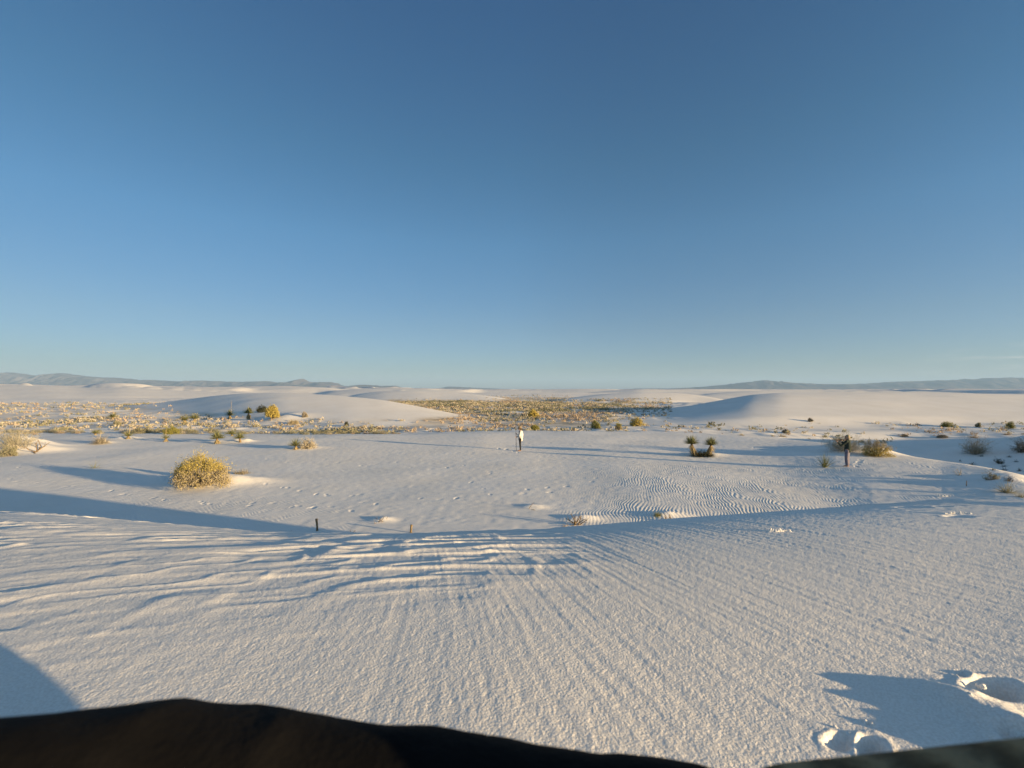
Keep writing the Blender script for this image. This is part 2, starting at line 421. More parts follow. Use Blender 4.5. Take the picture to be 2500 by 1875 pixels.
def noisy(name, cols, scale=5, detail=3, rough=.9, transl=0.0, bump=0, bscale=40, coord='Object', spec=.1):
    m, n, l, b, o = mat(name)
    tc = n.new("ShaderNodeTexCoord"); nz = n.new("ShaderNodeTexNoise"); rp = n.new("ShaderNodeValToRGB")
    nz.inputs['Scale'].default_value = scale; nz.inputs['Detail'].default_value = detail
    l.new(tc.outputs[coord], nz.inputs['Vector']); l.new(nz.outputs['Fac'], rp.inputs['Fac'])
    el = rp.color_ramp.elements
    while len(el) < len(cols): el.new(.5)
    for i, c in enumerate(cols):
        el[i].position = .3 + .4 * i / max(1, len(cols) - 1); el[i].color = (*c, 1)
    l.new(rp.outputs[0], b.inputs['Base Color'])
    b.inputs['Roughness'].default_value = rough; b.inputs['Specular IOR Level'].default_value = spec
    if bump:
        n2 = n.new("ShaderNodeTexNoise"); n2.inputs['Scale'].default_value = bscale
        bp = n.new("ShaderNodeBump"); bp.inputs['Strength'].default_value = bump; bp.inputs['Distance'].default_value = .01
        l.new(tc.outputs[coord], n2.inputs['Vector']); l.new(n2.outputs['Fac'], bp.inputs['Height']); l.new(bp.outputs[0], b.inputs['Normal'])
    if transl:
        tr = n.new("ShaderNodeBsdfTranslucent"); mx = n.new("ShaderNodeMixShader"); mx.inputs[0].default_value = transl
        l.new(rp.outputs[0], tr.inputs[0]); l.new(b.outputs[0], mx.inputs[1]); l.new(tr.outputs[0], mx.inputs[2]); l.new(mx.outputs[0], o.inputs[0])
    return m

def sand_material():
    m, n, l, b, o = mat("gypsum_sand")
    ge = n.new("ShaderNodeNewGeometry")
    nz = n.new("ShaderNodeTexNoise"); nz.inputs['Scale'].default_value = .35; nz.inputs['Detail'].default_value = 5
    rp = n.new("ShaderNodeValToRGB")
    rp.color_ramp.elements[0].position = .3; rp.color_ramp.elements[0].color = (.80, .775, .735, 1)
    rp.color_ramp.elements[1].position = .7; rp.color_ramp.elements[1].color = (.86, .84, .81, 1)
    l.new(ge.outputs['Position'], nz.inputs['Vector']); l.new(nz.outputs['Fac'], rp.inputs['Fac'])
    g2 = n.new("ShaderNodeTexNoise"); g2.inputs['Scale'].default_value = 230; g2.inputs['Detail'].default_value = 2
    l.new(ge.outputs['Position'], g2.inputs['Vector'])
    r2 = n.new("ShaderNodeValToRGB")
    r2.color_ramp.elements[0].position = .35; r2.color_ramp.elements[0].color = (.86, .84, .82, 1)
    r2.color_ramp.elements[1].position = .62; r2.color_ramp.elements[1].color = (1, 1, 1, 1)
    l.new(g2.outputs['Fac'], r2.inputs['Fac'])
    mx = n.new("ShaderNodeMix"); mx.data_type = 'RGBA'; mx.blend_type = 'MULTIPLY'; mx.inputs[0].default_value = 1
    l.new(rp.outputs[0], mx.inputs[6]); l.new(r2.outputs[0], mx.inputs[7]); 
    lt = n.new("ShaderNodeAttribute"); lt.attribute_name = 'litter'
    ml = n.new("ShaderNodeMix"); ml.data_type = 'RGBA'; ml.inputs[7].default_value = (.52, .43, .31, 1)
    l.new(lt.outputs['Fac'], ml.inputs[0]); l.new(mx.outputs[2], ml.inputs[6]); l.new(ml.outputs[2], b.inputs['Base Color'])
    # grain relief
    n1 = n.new("ShaderNodeTexNoise"); n1.inputs['Scale'].default_value = 190; n1.inputs['Detail'].default_value = 3
    l.new(ge.outputs['Position'], n1.inputs['Vector'])
    n3 = n.new("ShaderNodeTexNoise"); n3.inputs['Scale'].default_value = 14; n3.inputs['Detail'].default_value = 4
    l.new(ge.outputs['Position'], n3.inputs['Vector'])
    b1 = n.new("ShaderNodeBump"); b1.inputs['Strength'].default_value = 1.0; b1.inputs['Distance'].default_value = .0019
    l.new(n1.outputs['Fac'], b1.inputs['Height'])
    b2 = n.new("ShaderNodeBump"); b2.inputs['Strength'].default_value = .12; b2.inputs['Distance'].default_value = .005
    l.new(n3.outputs['Fac'], b2.inputs['Height']); l.new(b1.outputs[0], b2.inputs['Normal']); l.new(b2.outputs[0], b.inputs['Normal'])
    b.inputs['Specular IOR Level'].default_value = .15; b.inputs['Roughness'].default_value = .85
    return m

sand = build_ground()
M_SAND = sand_material()
sand.data.materials.append(M_SAND)
#OBJECTS
# ---------------------------------------------------------------- mesh helpers
def mesh_obj(name, verts, faces, m, parent=None, smooth=False, loc=None):
    me = bpy.data.meshes.new(name)
    me.from_pydata([tuple(v) for v in verts], [], faces)
    me.update()
    if smooth:
        me.polygons.foreach_set("use_smooth", np.ones(len(me.polygons), bool))
    ob = bpy.data.objects.new(name, me)
    C.objects.link(ob)
    if m: me.materials.append(m)
    if parent: ob.parent = parent
    if loc is not None: ob.location = loc
    return ob

def tag(o, label=None, cat=None, group=None, kind=None):
    if label: o['label'] = label
    if cat: o['category'] = cat
    if group: o['group'] = group
    if kind: o['kind'] = kind
    return o

def thing(name, loc, label, cat, group=None, rz=0):
    o = bpy.data.objects.new(name, None); C.objects.link(o)
    o.location = loc; o.rotation_euler = (0, 0, rz); o.empty_display_size = .2
    return tag(o, label, cat, group)

def copy_tree(o, parent=None):
    c = o.copy(); C.objects.link(c); c.parent = parent
    for ch in list(o.children): copy_tree(ch, c)
    return c

# ---------------------------------------------------------------- mountains
def mountains(name, pts, D, depth, seed, cols):
    pts = np.array(pts, float)
    u = np.linspace(pts[0, 0], pts[-1, 0], int((pts[-1, 0] - pts[0, 0]) / 2.5))
    h = np.interp(u, pts[:, 0], pts[:, 1])
    uu = (u - 1250) / FPX
    H = CAMZ + (950 - h) / FPX * D
    n = 46
    vs, fs = [], []
    T = np.linspace(-1, 1, n)
    UU, TT = np.meshgrid(uu, T)
    X = UU * D; Y = D + TT * depth
    prof = 1 - np.abs(TT) ** 1.1
    hh = H[None, :] * prof
    r = 1 - np.abs(noise(X / (D * .035) + .4 * noise(X / (D * .02), Y / (D * .03), seed + 5), Y / (D * .045), seed))
    r2 = 1 - np.abs(noise(X / (D * .014), Y / (D * .02), seed + 1))
    r3 = noise(X / (D * .006), Y / (D * .008), seed + 2)
    rel = (r - .6) * .5 + (r2 - .6) * .28 + r3 * .09
    hh = hh * (1 + rel * np.clip(np.abs(TT) * 3.2, .12, 1)) - 5
    hh = np.where(np.abs(TT) > .99, -60, hh)
    co = np.stack([X, Y, hh], -1).reshape(-1, 3)
    nc = len(uu)
    for j in range(n - 1):
        for i in range(nc - 1):
            a = j * nc + i; fs.append((a, a + 1, a + nc + 1, a + nc))
    m = noisy(name + "_rock", cols, scale=.0012, detail=6)
    o = mesh_obj(name, co, fs, m, smooth=True)
    tag(o, kind='structure')
    return o
ROCK = [(.09, .088, .11), (.14, .13, .15)]
mountains("mountains", [(-260, 925), (-160, 912), (-60, 915), (0, 911), (20, 909), (60, 913), (95, 919), (130, 912), (150, 910), (190, 917), (230, 920), (290, 922), (340, 927), (400, 928), (440, 931),
    (480, 928), (520, 930), (600, 932), (650, 930), (690, 935), (710, 929), (735, 924), (750, 930), (765, 934), (790, 932), (810, 932), (830, 940), (850, 944), (870, 940), (890, 938),
    (930, 942), (965, 941), (990, 949), (1010, 951)], 12000, 1300, 11, ROCK)
mountains("mountains", [(1060, 951), (1076, 947), (1092, 943), (1120, 944), (1150, 946), (1200, 948), (1280, 951)], 15000, 900, 12, ROCK)
mountains("mountains", [(1480, 951), (1560, 948), (1640, 948), (1700, 945), (1780, 938), (1830, 932), (1850, 931), (1870, 927), (1890, 930), (1920, 934), (2000, 937), (2080, 938), (2150, 934), (2200, 931),
    (2300, 928), (2400, 923), (2500, 921), (2620, 918), (2760, 926), (2900, 940)], 13000, 1500, 13, ROCK)

# ---------------------------------------------------------------- the air between here and the mountains
def haze_box():
    X0, X1, Y0, Y1, Z0, Z1 = -31500, 31500, -31500, 31500, -90, 720
    v = [(x, y, z) for z in (Z0, Z1) for y in (Y0, Y1) for x in (X0, X1)]
    f = [(0, 2, 3, 1), (4, 5, 7, 6), (0, 1, 5, 4), (2, 6, 7, 3), (0, 4, 6, 2), (1, 3, 7, 5)]
    m = bpy.data.materials.new("haze_air"); m.use_nodes = True
    n = m.node_tree.nodes; n.clear()
    o = n.new("ShaderNodeOutputMaterial"); pv = n.new("ShaderNodeVolumePrincipled")
    pv.inputs['Color'].default_value = (.38, .62, 1.0, 1); pv.inputs['Density'].default_value = HAZE
    pv.inputs['Anisotropy'].default_value = .0
    m.node_tree.links.new(pv.outputs[0], o.inputs['Volume'])
    m.cycles.homogeneous_volume = True
    tag(mesh_obj("haze", v, f, m), kind='stuff')
HAZE = 5e-5
haze_box()
#PLANTS
# ---------------------------------------------------------------- plants
class MB:
    def __init__(s): s.v = []; s.f = []
    def add(s, vs, fs):
        k = len(s.v); s.v += vs; s.f += [tuple(i + k for i in f) for f in fs]
    def blade(s, p, d, L, wdt, droop=.2, seg=3, rnd=random):
        """a tapered leaf or grass blade that bends over under its weight"""
        d = Vector(d).normalized()
        side = d.cross(Vector((0, 0, 1)))
        if side.length < .05: side = Vector((rnd.uniform(-1, 1), rnd.uniform(-1, 1), 0))
        side.normalize()
        side = (side + d.cross(side) * rnd.uniform(-.8, .8)).normalized()
        vs = []; q = Vector(p)
        for i in range(seg + 1):
            t = i / seg; ww = wdt * (1 - t ** 1.5) * .5 + wdt * .04
            vs += [q - side * ww, q + side * ww]
            d = (d + Vector((0, 0, -droop / seg))).normalized(); q = q + d * (L / seg)
        s.add(vs, [(2 * i, 2 * i + 1, 2 * i + 3, 2 * i + 2) for i in range(seg)])
    def tube(s, pts, rs, n=6, cap=True):
        k = len(s.v); m = len(pts)
        vs = []
        for i, p in enumerate(pts):
            p = Vector(p)
            t = (Vector(pts[min(i + 1, m - 1)]) - Vector(pts[max(i - 1, 0)])).normalized()
            a = t.orthogonal().normalized() if i == 0 else (a - t * a.dot(t)).normalized()
            b = t.cross(a)
            for j in range(n):
                c = 2 * math.pi * j / n
                vs.append(p + (a * math.cos(c) + b * math.sin(c)) * rs[i])
        fs = [(i * n + j, i * n + (j + 1) % n, (i + 1) * n + (j + 1) % n, (i + 1) * n + j) for i in range(m - 1) for j in range(n)]
        if cap: fs += [tuple(range(n))[::-1], tuple((m - 1) * n + j for j in range(n))]
        s.add(vs, fs)
    def leaf(s, p, r, rnd=random, asp=.4):
        a = Vector((rnd.gauss(0, 1), rnd.gauss(0, 1), rnd.gauss(0, 1))).normalized(); b = a.orthogonal().normalized() * asp
        p = Vector(p)
        s.add([p - a * r, p + b * r, p + a * r, p - b * r], [(0, 1, 2, 3)])
    def build(s, name, m, parent=None, smooth=False):
        return mesh_obj(name, s.v, s.f, m, parent, smooth)

M_YEL = noisy("rabbitbrush_flowers", [(.26, .215, .07), (.44, .36, .11), (.58, .48, .16)], 6, 4, transl=.3)
M_TANL = noisy("dry_leaf", [(.28, .235, .15), (.45, .385, .26)], 7, 4, transl=.25)
M_GRN = noisy("grey_green_leaf", [(.20, .195, .13), (.34, .32, .22)], 6, 4, transl=.25)
M_GRN2 = noisy("yellow_green_leaf", [(.19, .185, .05), (.32, .30, .09)], 6, 4, transl=.3)
M_GREY = noisy("grey_twig", [(.15, .13, .095), (.30, .26, .195)], 9, 3)
M_PALE = noisy("pale_twig", [(.30, .27, .21), (.46, .42, .34)], 9, 3)
M_RED = noisy("reddish_grass", [(.34, .265, .19), (.50, .41, .31)], 6, 3, transl=.2)
M_DRY = noisy("dry_grass", [(.40, .35, .265), (.58, .525, .41)], 5, 3, transl=.25)
M_YUC = noisy("yucca_leaf", [(.13, .14, .06), (.27, .27, .12)], 9, 3, transl=.2)
M_DEADY = noisy("dead_yucca_leaf", [(.28, .22, .11), (.47, .38, .22)], 9, 3, transl=.2)
M_WOOD = noisy("weathered_wood", [(.12, .085, .05), (.26, .19, .11)], 14, 4, bump=.6, bscale=60)
M_DARK = noisy("dark_scrub", [(.035, .04, .028), (.085, .09, .055)], 7, 3, transl=.1)

def rnd_dir(rn, up=.3, spread=1.0):
    a = rn.uniform(0, 2 * math.pi); z = rn.uniform(up, 1)
    r = math.sqrt(max(0, 1 - z * z)) * spread
    return Vector((math.cos(a) * r, math.sin(a) * r, z)).normalized()

def bush(name, loc, wx, wy, h, mleaf, mstem, seed, label, cat='bush', group=None, dens=1.0, leaf=.035, flop=0, mleaf2=None, low=0.0, rz=0, hollow=.45, tilt=(0, 0)):
    wx *= .8; wy *= .8; h *= .88
    """stems fan out from the base into leafy twig tips; uneven outline from a noise on the radius"""
    rn = random.Random(seed)
    root = thing(name, loc, label, cat, group, rz)
    st = MB(); lf = MB(); lf2 = MB()
    n = int(170 * dens)
    lob = [(rn.uniform(0, 6.28), rn.uniform(.0, .9), rn.uniform(-.34, .30)) for _ in range(12)]
    for i in range(n):
        d = rnd_dir(rn, low)
        a = math.atan2(d.y, d.x); k = 1.0
        for la, lz, lv in lob:
            k += lv * math.exp(-((math.cos(a - la) - 1) ** 2 + (d.z - lz) ** 2) * 4)
        L = k * rn.uniform(.75, 1.0) ** .6
        wild = rn.random() < .16
        if wild: L *= 1.2
        tip = Vector((d.x * wx * .5 * L + tilt[0] * h, d.y * wy * .5 * L + tilt[1] * h, d.z * h * L))
        base = Vector((d.x * wx * .10, d.y * wy * .10, -.05))
        mid = base.lerp(tip, .5) + Vector((0, 0, .12 * h * (1 - d.z)))
        m2 = base.lerp(tip, .8) + Vector((rn.uniform(-1, 1), rn.uniform(-1, 1), rn.uniform(-.5, 1))) * .04 * h
        r0 = .011 * h ** .5
        if i % 2 == 0: st.tube([base, mid, m2, tip], [r0, r0 * .7, r0 * .45, r0 * .2], 3, False)
        nl = int(34 * (1 if leaf < .05 else .7) * (.4 if wild else 1))
        cl_ = [hollow + (1.0 - hollow) * rn.random() ** .5 for _ in range(5)]
        for j in range(nl):
            t = cl_[j % 5] + rn.gauss(0, .018)
            p = base.lerp(mid, t * 2) if t < .5 else mid.lerp(tip, (t - .5) * 2)
            sp = .040 * h ** .3 * (.6 + t)
            p = p + Vector((rn.gauss(0, 1), rn.gauss(0, 1), rn.gauss(0, 1))) * sp
            if p.z < -.05: continue
            tgt = lf2 if (mleaf2 and (rn.random() < .9 * ss(.75, .35, np.float64(p.z / h)) )) else lf
            tgt.leaf(p, leaf * rn.uniform(.6, 1.3), rn)
    st.build("stems", mstem, root)
    lf.build("foliage", mleaf, root)
    if mleaf2 and lf2.f: lf2.build("dry_foliage", mleaf2, root)
    return root

def grass(name, loc, wd, h, m, seed, label, cat='grass tuft', group=None, n=160, wl=.012, droop=.5, m2=None, spread=.8):
    rn = random.Random(seed)
    root = thing(name, loc, label, cat, group)
    for part, mm, cnt in (("blades", m, n), ("dry_blades", m2, n // 2 if m2 else 0)):
        if not cnt: continue
        b = MB()
        for i in range(cnt):
            d = rnd_dir(rn, .25, spread)
            p = Vector((rn.gauss(0, 1) * wd * .12, rn.gauss(0, 1) * wd * .12, -.04))
            b.blade(p, d, h * rn.uniform(.6, 1.15), wl * rn.uniform(.7, 1.3), droop * rn.uniform(.5, 1.5), 3, rn)
        b.build(part, mm, root)
    return root

def yucca(name, loc, heads, seed, label, group=None, stalks=(), skirt=True, lw=.026, nl=110, base_tuft=None):
    """heads: (x, y, z, radius) of every leaf crown above the base"""
    rn = random.Random(seed)
    root = thing(name, loc, label, 'yucca', group)
    if len(heads) == 1: heads = [(a, b, c * .62, d * 1.2) for a, b, c, d in heads]
    nl = int(nl * 1.5)
    for (hx, hy, hz, hr) in heads:
        top = Vector((hx, hy, hz))
        if hz > .12:
            t = MB(); pts = [Vector((hx * .25, hy * .25, -.1)), Vector((hx * .75, hy * .75, hz * .45)), top]
            t.tube(pts, [.085, .08, .07], 8)
            tk = t.build("trunk", M_WOOD, root, True)
            if skirt:
                b = MB()
                for i in range(int(170 + 160 * hz)):
                    tt = rn.uniform(.15, 1); p = pts[0].lerp(pts[1], tt * 2) if tt < .5 else pts[1].lerp(pts[2], tt * 2 - 1)
                    a = rn.uniform(0, 6.28)
                    d = Vector((math.cos(a), math.sin(a), -.5 - 1.3 * rn.random()))
                    b.blade(p, d, rn.uniform(.22, .46) * (hr / .45) ** .5, lw * 1.5, .5, 3, rn)
                b.build("dead_leaves", M_DEADY, root)
        b = MB()
        for i in range(nl):
            z = rn.uniform(-.05, 1) ; a = rn.uniform(0, 6.28); r = math.sqrt(max(0, 1 - z * z))
            d = Vector((math.cos(a) * r, math.sin(a) * r, z + .15))
            b.blade(top, d, hr * rn.uniform(.7, 1.15), lw * 1.25, .12, 3, rn)
        b.build("leaf_rosette", M_YUC, root)
    for (hx, hy, hz, L) in stalks:
        t = MB(); t.tube([Vector((hx, hy, hz)), Vector((hx + .02, hy, hz + L * .6)), Vector((hx + .05 * L, hy, hz + L))], [.018, .015, .01], 5)
        for i in range(14):
            a = rn.uniform(0, 6.28); zz = hz + L * rn.uniform(.55, 1)
            t.blade(Vector((hx + .02, hy, zz)), (math.cos(a), math.sin(a), .8), .09, .03, .1, 2, rn)
        t.build("flower_stalk", M_DEADY, root)
    if base_tuft:
        b = MB()
        for i in range(base_tuft[0]):
            d = rnd_dir(rn, .15); p = Vector((rn.uniform(-1, 1) * base_tuft[1], rn.uniform(-1, 1) * base_tuft[1] * .4, -.03))
            b.blade(p, d, base_tuft[2] * rn.uniform(.6, 1.1), lw * .9, .4, 3, rn)
        b.build("base_leaves", M_DARK if len(base_tuft) > 3 else M_DEADY, root)
    return root

def twiggy(name, loc, wd, h, seed, label, m=None, n=60, group=None, cat='shrub', leaves=0, mleaf=None, up=.1, th=.006, curl=.35, bare_stem='twigs'):
    """a many branched shrub of thin bare twigs, with a few small leaves"""
    rn = random.Random(seed); root = thing(name, loc, label, cat, group)
    st = MB(); lf = MB()
    def grow(p, d, L, r, lev):
        pts = [p]; q = p; dd = d
        for i in range(3):
            dd = (dd + Vector((rn.gauss(0, 1), rn.gauss(0, 1), rn.gauss(0, 1))) * curl * .35 + Vector((0, 0, .05))).normalized()
            q = q + dd * L / 3; pts.append(q)
        st.tube(pts, [r, r * .8, r * .6, r * .35], 3, False)
        if lev > 0:
            for k in range(3 if lev > 1 else 4):
                j = rn.choice([1, 2, 3]); nd = (dd + Vector((rn.gauss(0, 1), rn.gauss(0, 1), rn.gauss(0, 1) * .6)) * .55).normalized()
                grow(pts[j], nd, L * rn.uniform(.45, .7), r * .6, lev - 1)
        elif leaves and mleaf:
            for k in range(leaves):
                lf.leaf(pts[rn.choice([1, 2, 3])] + Vector((rn.gauss(0, 1), rn.gauss(0, 1), rn.gauss(0, 1))) * L * .12, .022 * rn.uniform(.7, 1.4), rn)
    for i in range(n):
        d = rnd_dir(rn, up)
        d = Vector((d.x * wd / h * .5, d.y * wd / h * .4, d.z)); Lk = min(1.0, d.length)
        grow(Vector((rn.gauss(0, 1) * wd * .06, rn.gauss(0, 1) * wd * .05, -.05)), d.normalized(), h * .55 * max(.5, d.length) * rn.uniform(.7, 1.05), th, 2)
    st.build(bare_stem, m or M_GREY, root)
    if lf.f: lf.build("foliage", mleaf, root)
    return root

def sz(px_size, p):       # metres that px_size photo pixels cover at the depth of p
    return px_size / FPX * p.y

# -- the large ones, left to right
P = place(42, 1094); twiggy('desert_shrub', P, sz(118, P), sz(64, P), 11, 'large grey-green shrub on a sand hummock at the left photo edge', M_PALE, 80, leaves=5, mleaf=M_GRN, th=.010)
P = place(24, 1113); bush('green_bush', P, sz(52, P), sz(44, P), sz(28, P), M_GRN, M_GREY, 12, 'small low green bush on bare sand just below the big shrub at the left edge', dens=.6)
P = place(92, 1101)
def deadwood(name, loc, seed, label, n=5, L=.7, r=.03, group=None, cat='dead branch', flat=.3, m=None):
    rn = random.Random(seed); root = thing(name, loc, label, cat, group); t = MB()
    for i in range(n):
        a = rn.uniform(0, 6.28); d = Vector((math.cos(a), math.sin(a) * .6, rn.uniform(.1, 1) * (1 - flat) + .1)).normalized()
        q = Vector((rn.gauss(0, .08), rn.gauss(0, .06), -.06)) if n > 3 else Vector((0, 0, -.04)); pts = [q]
        for k in range(4):
            d = (d + Vector((rn.gauss(0, 1), rn.gauss(0, 1), rn.gauss(0, 1))) * .28).normalized(); q = q + d * L / 4 * rn.uniform(.7, 1.1); pts.append(q)
            if k in (1, 2):
                e = (d + Vector((rn.gauss(0, 1), rn.gauss(0, 1), rn.gauss(0, 1))) * .9).normalized()
                t.tube([q, q + e * L * .2, q + e * L * .33 + Vector((0, 0, .02))], [r * .4, r * .25, r * .12], 4)
        t.tube(pts, [r, r * .85, r * .7, r * .5, r * .25], 5)
    t.build("branches", m or M_WOOD, root)
    return root
deadwood('dead_branches', P, 3, 'bare dead branches sticking out of sand beside the left hummock', 6, 1.0, .035)
P = place(230, 1143); grass('grass_tuft', P, sz(22, P), sz(28, P), M_GRN2, 14, 'lone wispy grass tuft left of the big yellow bush', n=40, wl=.008)
P = place(490, 1184)
bush('rabbitbrush', P, sz(150, P), sz(120, P), sz(80, P), M_YEL, M_GREY, 15, 'large rounded golden yellow bush casting a long blue shadow on the sand', 'bush', None, 2.6, .03, mleaf2=M_TANL, low=.0)
P2 = place(430, 1163); bush('dark_shrub', P2 + Vector((0, .35, 0)), .75, .6, .55, M_DARK, M_GREY, 16, 'small dark green shrub in the shadow of the big yellow bush', 'shrub', None, .5)
P = place(588, 1157); grass('grass_tuft', P, 1.3, .33, M_TANL, 17, 'low grey-brown grass patch on the mound right of the big yellow bush', n=420, wl=.010, m2=M_GREY, spread=1)
P = place(738, 1097)
twiggy('desert_shrub', P + Vector((.25, .3, 0)), sz(62, P), sz(36, P), 18, 'tan scrubby shrub with a blue shadow on the open sand left of centre', M_TANL, 60, leaves=6, mleaf=M_DRY, th=.008)
yucca('small_yucca', P + Vector((-.45, 0, 0)), [(0, 0, .38, .55)], 19, 'yucca with pale dead leaves at the left side of the tan scrubby shrub', nl=90)
P = place(530, 1083); yucca('yucca', P, [(0, 0, .62, .62)], 20, 'stout yucca with green crown over a straw-coloured dead skirt, behind the big yellow bush', nl=170)
P = place(588, 1080); yucca('yucca', P, [(-.08, 0, .50, .55)], 21, 'yucca with green crown on a thin stem, right neighbour of the stout skirted yucca', nl=120, skirt=False)
P = place(566, 1064); yucca('yucca', P, [(0, 0, .2, .5)], 22, 'small low yucca behind and between the two crowned yuccas', nl=90)
P = place(405, 1078); yucca('yucca', P, [(0, 0, .4, .4)], 23, 'small thin yucca with a dead base on the sand left of the crowned yuccas', nl=50, stalks=[(.0, 0, .5, .5)])
P = place(418, 1060); bush('green_bush', P, sz(46, P), sz(38, P), sz(24, P), M_GRN2, M_GREY, 24, 'bright low green bush at the sand edge, upper left of the big yellow bush', dens=.7)
P = place(345, 1058); bush('green_bush', P, sz(44, P), sz(30, P), sz(15, P), M_GRN, M_GREY, 25, 'low flat green bush at the edge of the sand, left of the bright green bush', dens=.6)
P = place(313, 1071); yucca('yucca', P, [(0, 0, .35, .5)], 26, 'small yucca with a tall dry flower stalk on a little sand mound', nl=60, stalks=[(.1, 0, .3, .9)])
P = place(246, 1083); grass('dead_grass_clump', P + Vector((0, 0, .1)), 1.1, .85, M_DRY, 27, 'rounded pale dead clump on a mound casting a short dark shadow, far left', n=420, wl=.016, droop=1.2, m2=M_GREY)
P = place(233, 1062); yucca('yucca', P, [(0, 0, .25, .4)], 28, 'tiny yucca on the crest of a pale mound above the rounded dead clump', nl=60)
P = place(143, 1057); grass('grass_tuft', P, sz(12, P), sz(21, P), M_GRN2, 29, 'upright slim green grass tuft near the left edge of the flat', n=60, wl=.010, droop=.2)
P = place(276, 1024); yucca('yucca', P, [(0, 0, .55, .7)], 30, 'yucca with a tall pale flower stalk standing in the scrub at far left', nl=90, stalks=[(0, 0, .8, 1.3)], lw=.04)
P = place(287, 1041); bush('green_bush', P, sz(22, P), sz(20, P), sz(17, P), M_GRN, M_GREY, 31, 'dark green bush just right of and below the yucca with the pale stalk', dens=.5, leaf=.05)
P = place(561, 1022); yucca('yucca', P, [(0, 0, .7, .9)], 32, 'straw-coloured yucca with a tall stalk in front of the blue dune shadow', nl=80, stalks=[(.2, 0, .8, 1.9)], lw=.05)
P = place(607, 1024); yucca('yucca', P, [(0, 0, 1.4, .8)], 33, 'green-crowned yucca on a trunk left of the tall yellow-green bush on the dune', nl=110, lw=.05)
P = place(475, 1030); yucca('yucca', P, [(0, 0, .7, .75)], 34, 'green yucca on a pale mound in the scrub, left of the dune shadow', nl=90, lw=.05)
P = place(451, 1036); yucca('yucca', P, [(0, 0, .9, .7)], 35, 'yucca with a dark dead trunk, left neighbour of the one on the pale mound', nl=80, lw=.05)
P = place(667, 1022); bush('rabbitbrush', P, sz(44, P), sz(30, P), sz(38, P), M_YEL, M_GREY, 36, 'tall yellow-green bush at the foot of the left dune', 'bush', None, 1.8, .07, low=.15)
P = place(641, 1006); bush('dark_shrub', P, sz(38, P), sz(20, P), sz(17, P), M_DARK, M_GREY, 37, 'dark brown-green shrub leaning on the tall yellow-green bush of the left dune', 'shrub', None, 1.0, .06)
P = place(610, 1004); bush('dark_shrub', P, .9, .8, .7, M_DARK, M_GREY, 38, 'tiny dark shrub in the shadow streak left of the leaning dark shrub', 'shrub', None, .3, .05)
P = place(746, 1018); bush('dark_shrub', P, 1.0, .9, .8, M_GREY, M_GREY, 39, 'small round grey shrub alone on the lit foot of the left dune', 'shrub', None, .4, .05)
P = place(716, 1036); bush('tan_shrub', P, sz(26, P), 1.4, sz(12, P), M_TANL, M_GREY, 40, 'wide tan shrub casting a thin shadow below the left dune', 'shrub', None, .7, .05)
P = place(846, 1040); bush('dark_shrub', P, .7, .6, .75, M_DARK, M_WOOD, 41, 'dark brown stubby shrub alone below the left dune', 'shrub', None, .3, .04)
# -- middle
P = place(1306, 1051); bush('green_bush', P, sz(36, P), sz(26, P), sz(15, P), M_GRN2, M_GREY, 42, 'bright yellow-green low bush just right of the person in the white shirt', dens=.9, leaf=.04)
P = place(1302, 1018); bush('tan_shrub', P, sz(36, P), sz(30, P), sz(20, P), M_YEL, M_GREY, 43, 'large tan-yellow bush in the middle of the brown scrub', 'bush', None, .9, .08)
P = place(1456, 1046); bush('green_bush', P, sz(27, P), sz(24, P), sz(21, P), M_GRN2, M_GREY, 44, 'green bush, left one of the three round bushes on the flat right of centre', dens=.9, leaf=.05)
P = place(1511, 1049); bush('green_bush', P, sz(23, P), sz(20, P), sz(19, P), M_GRN2, M_TANL, 45, 'green bush with pale stems between two others on the flat right of centre', dens=.8, leaf=.05, mleaf2=M_TANL)
P = place(1553, 1040); bush('rabbitbrush', P, sz(40, P), sz(34, P), sz(26, P), M_YEL, M_GREY, 46, 'largest and rightmost of the three round bushes on the flat right of centre', 'bush', None, 1.3, .05)
P = place(1713, 1113)
yucca('yucca', P, [(-.66, 0, .78, .60), (.62, 0, .70, .60)], 47, 'two yucca heads on dead-leaf trunks forming a U on the open sand', nl=190, base_tuft=(800, .55, .55, 1), lw=.026)
P = place(2013, 1141); grass('small_yucca', P, .18, .82, M_YUC, 48, 'narrow upright dark yucca left of the person playing the violin', 'yucca', n=90, wl=.022, droop=.1, spread=.42)
P = place(1979, 1029); bush('dark_shrub', P, .8, .7, .55, M_GREY, M_GREY, 49, 'small grey shrub with a thin shadow at the foot of the right dune', 'shrub', None, .4, .05)
P = place(1920, 1057); bush('dark_shrub', P, .9, .6, .4, M_GREY, M_GREY, 50, 'flat grey-brown shrub behind the sand rise, left of the violin player', 'shrub', None, .4, .05)
P = place(2070, 1106); twiggy('desert_shrub', P + Vector((.1, .5, 0)), sz(130, P), sz(60, P), 51, 'wide grey thorny shrub behind the person playing the violin', M_PALE, 130, leaves=4, mleaf=M_GRN, th=.006)
P = place(2137, 1113); bush('rabbitbrush', P, sz(84, P), sz(56, P), sz(44, P), M_TANL, M_TANL, 52, 'golden tan bush at the right end of the grey shrub behind the violin player', 'bush', None, 1.3, .032, mleaf2=M_YEL)
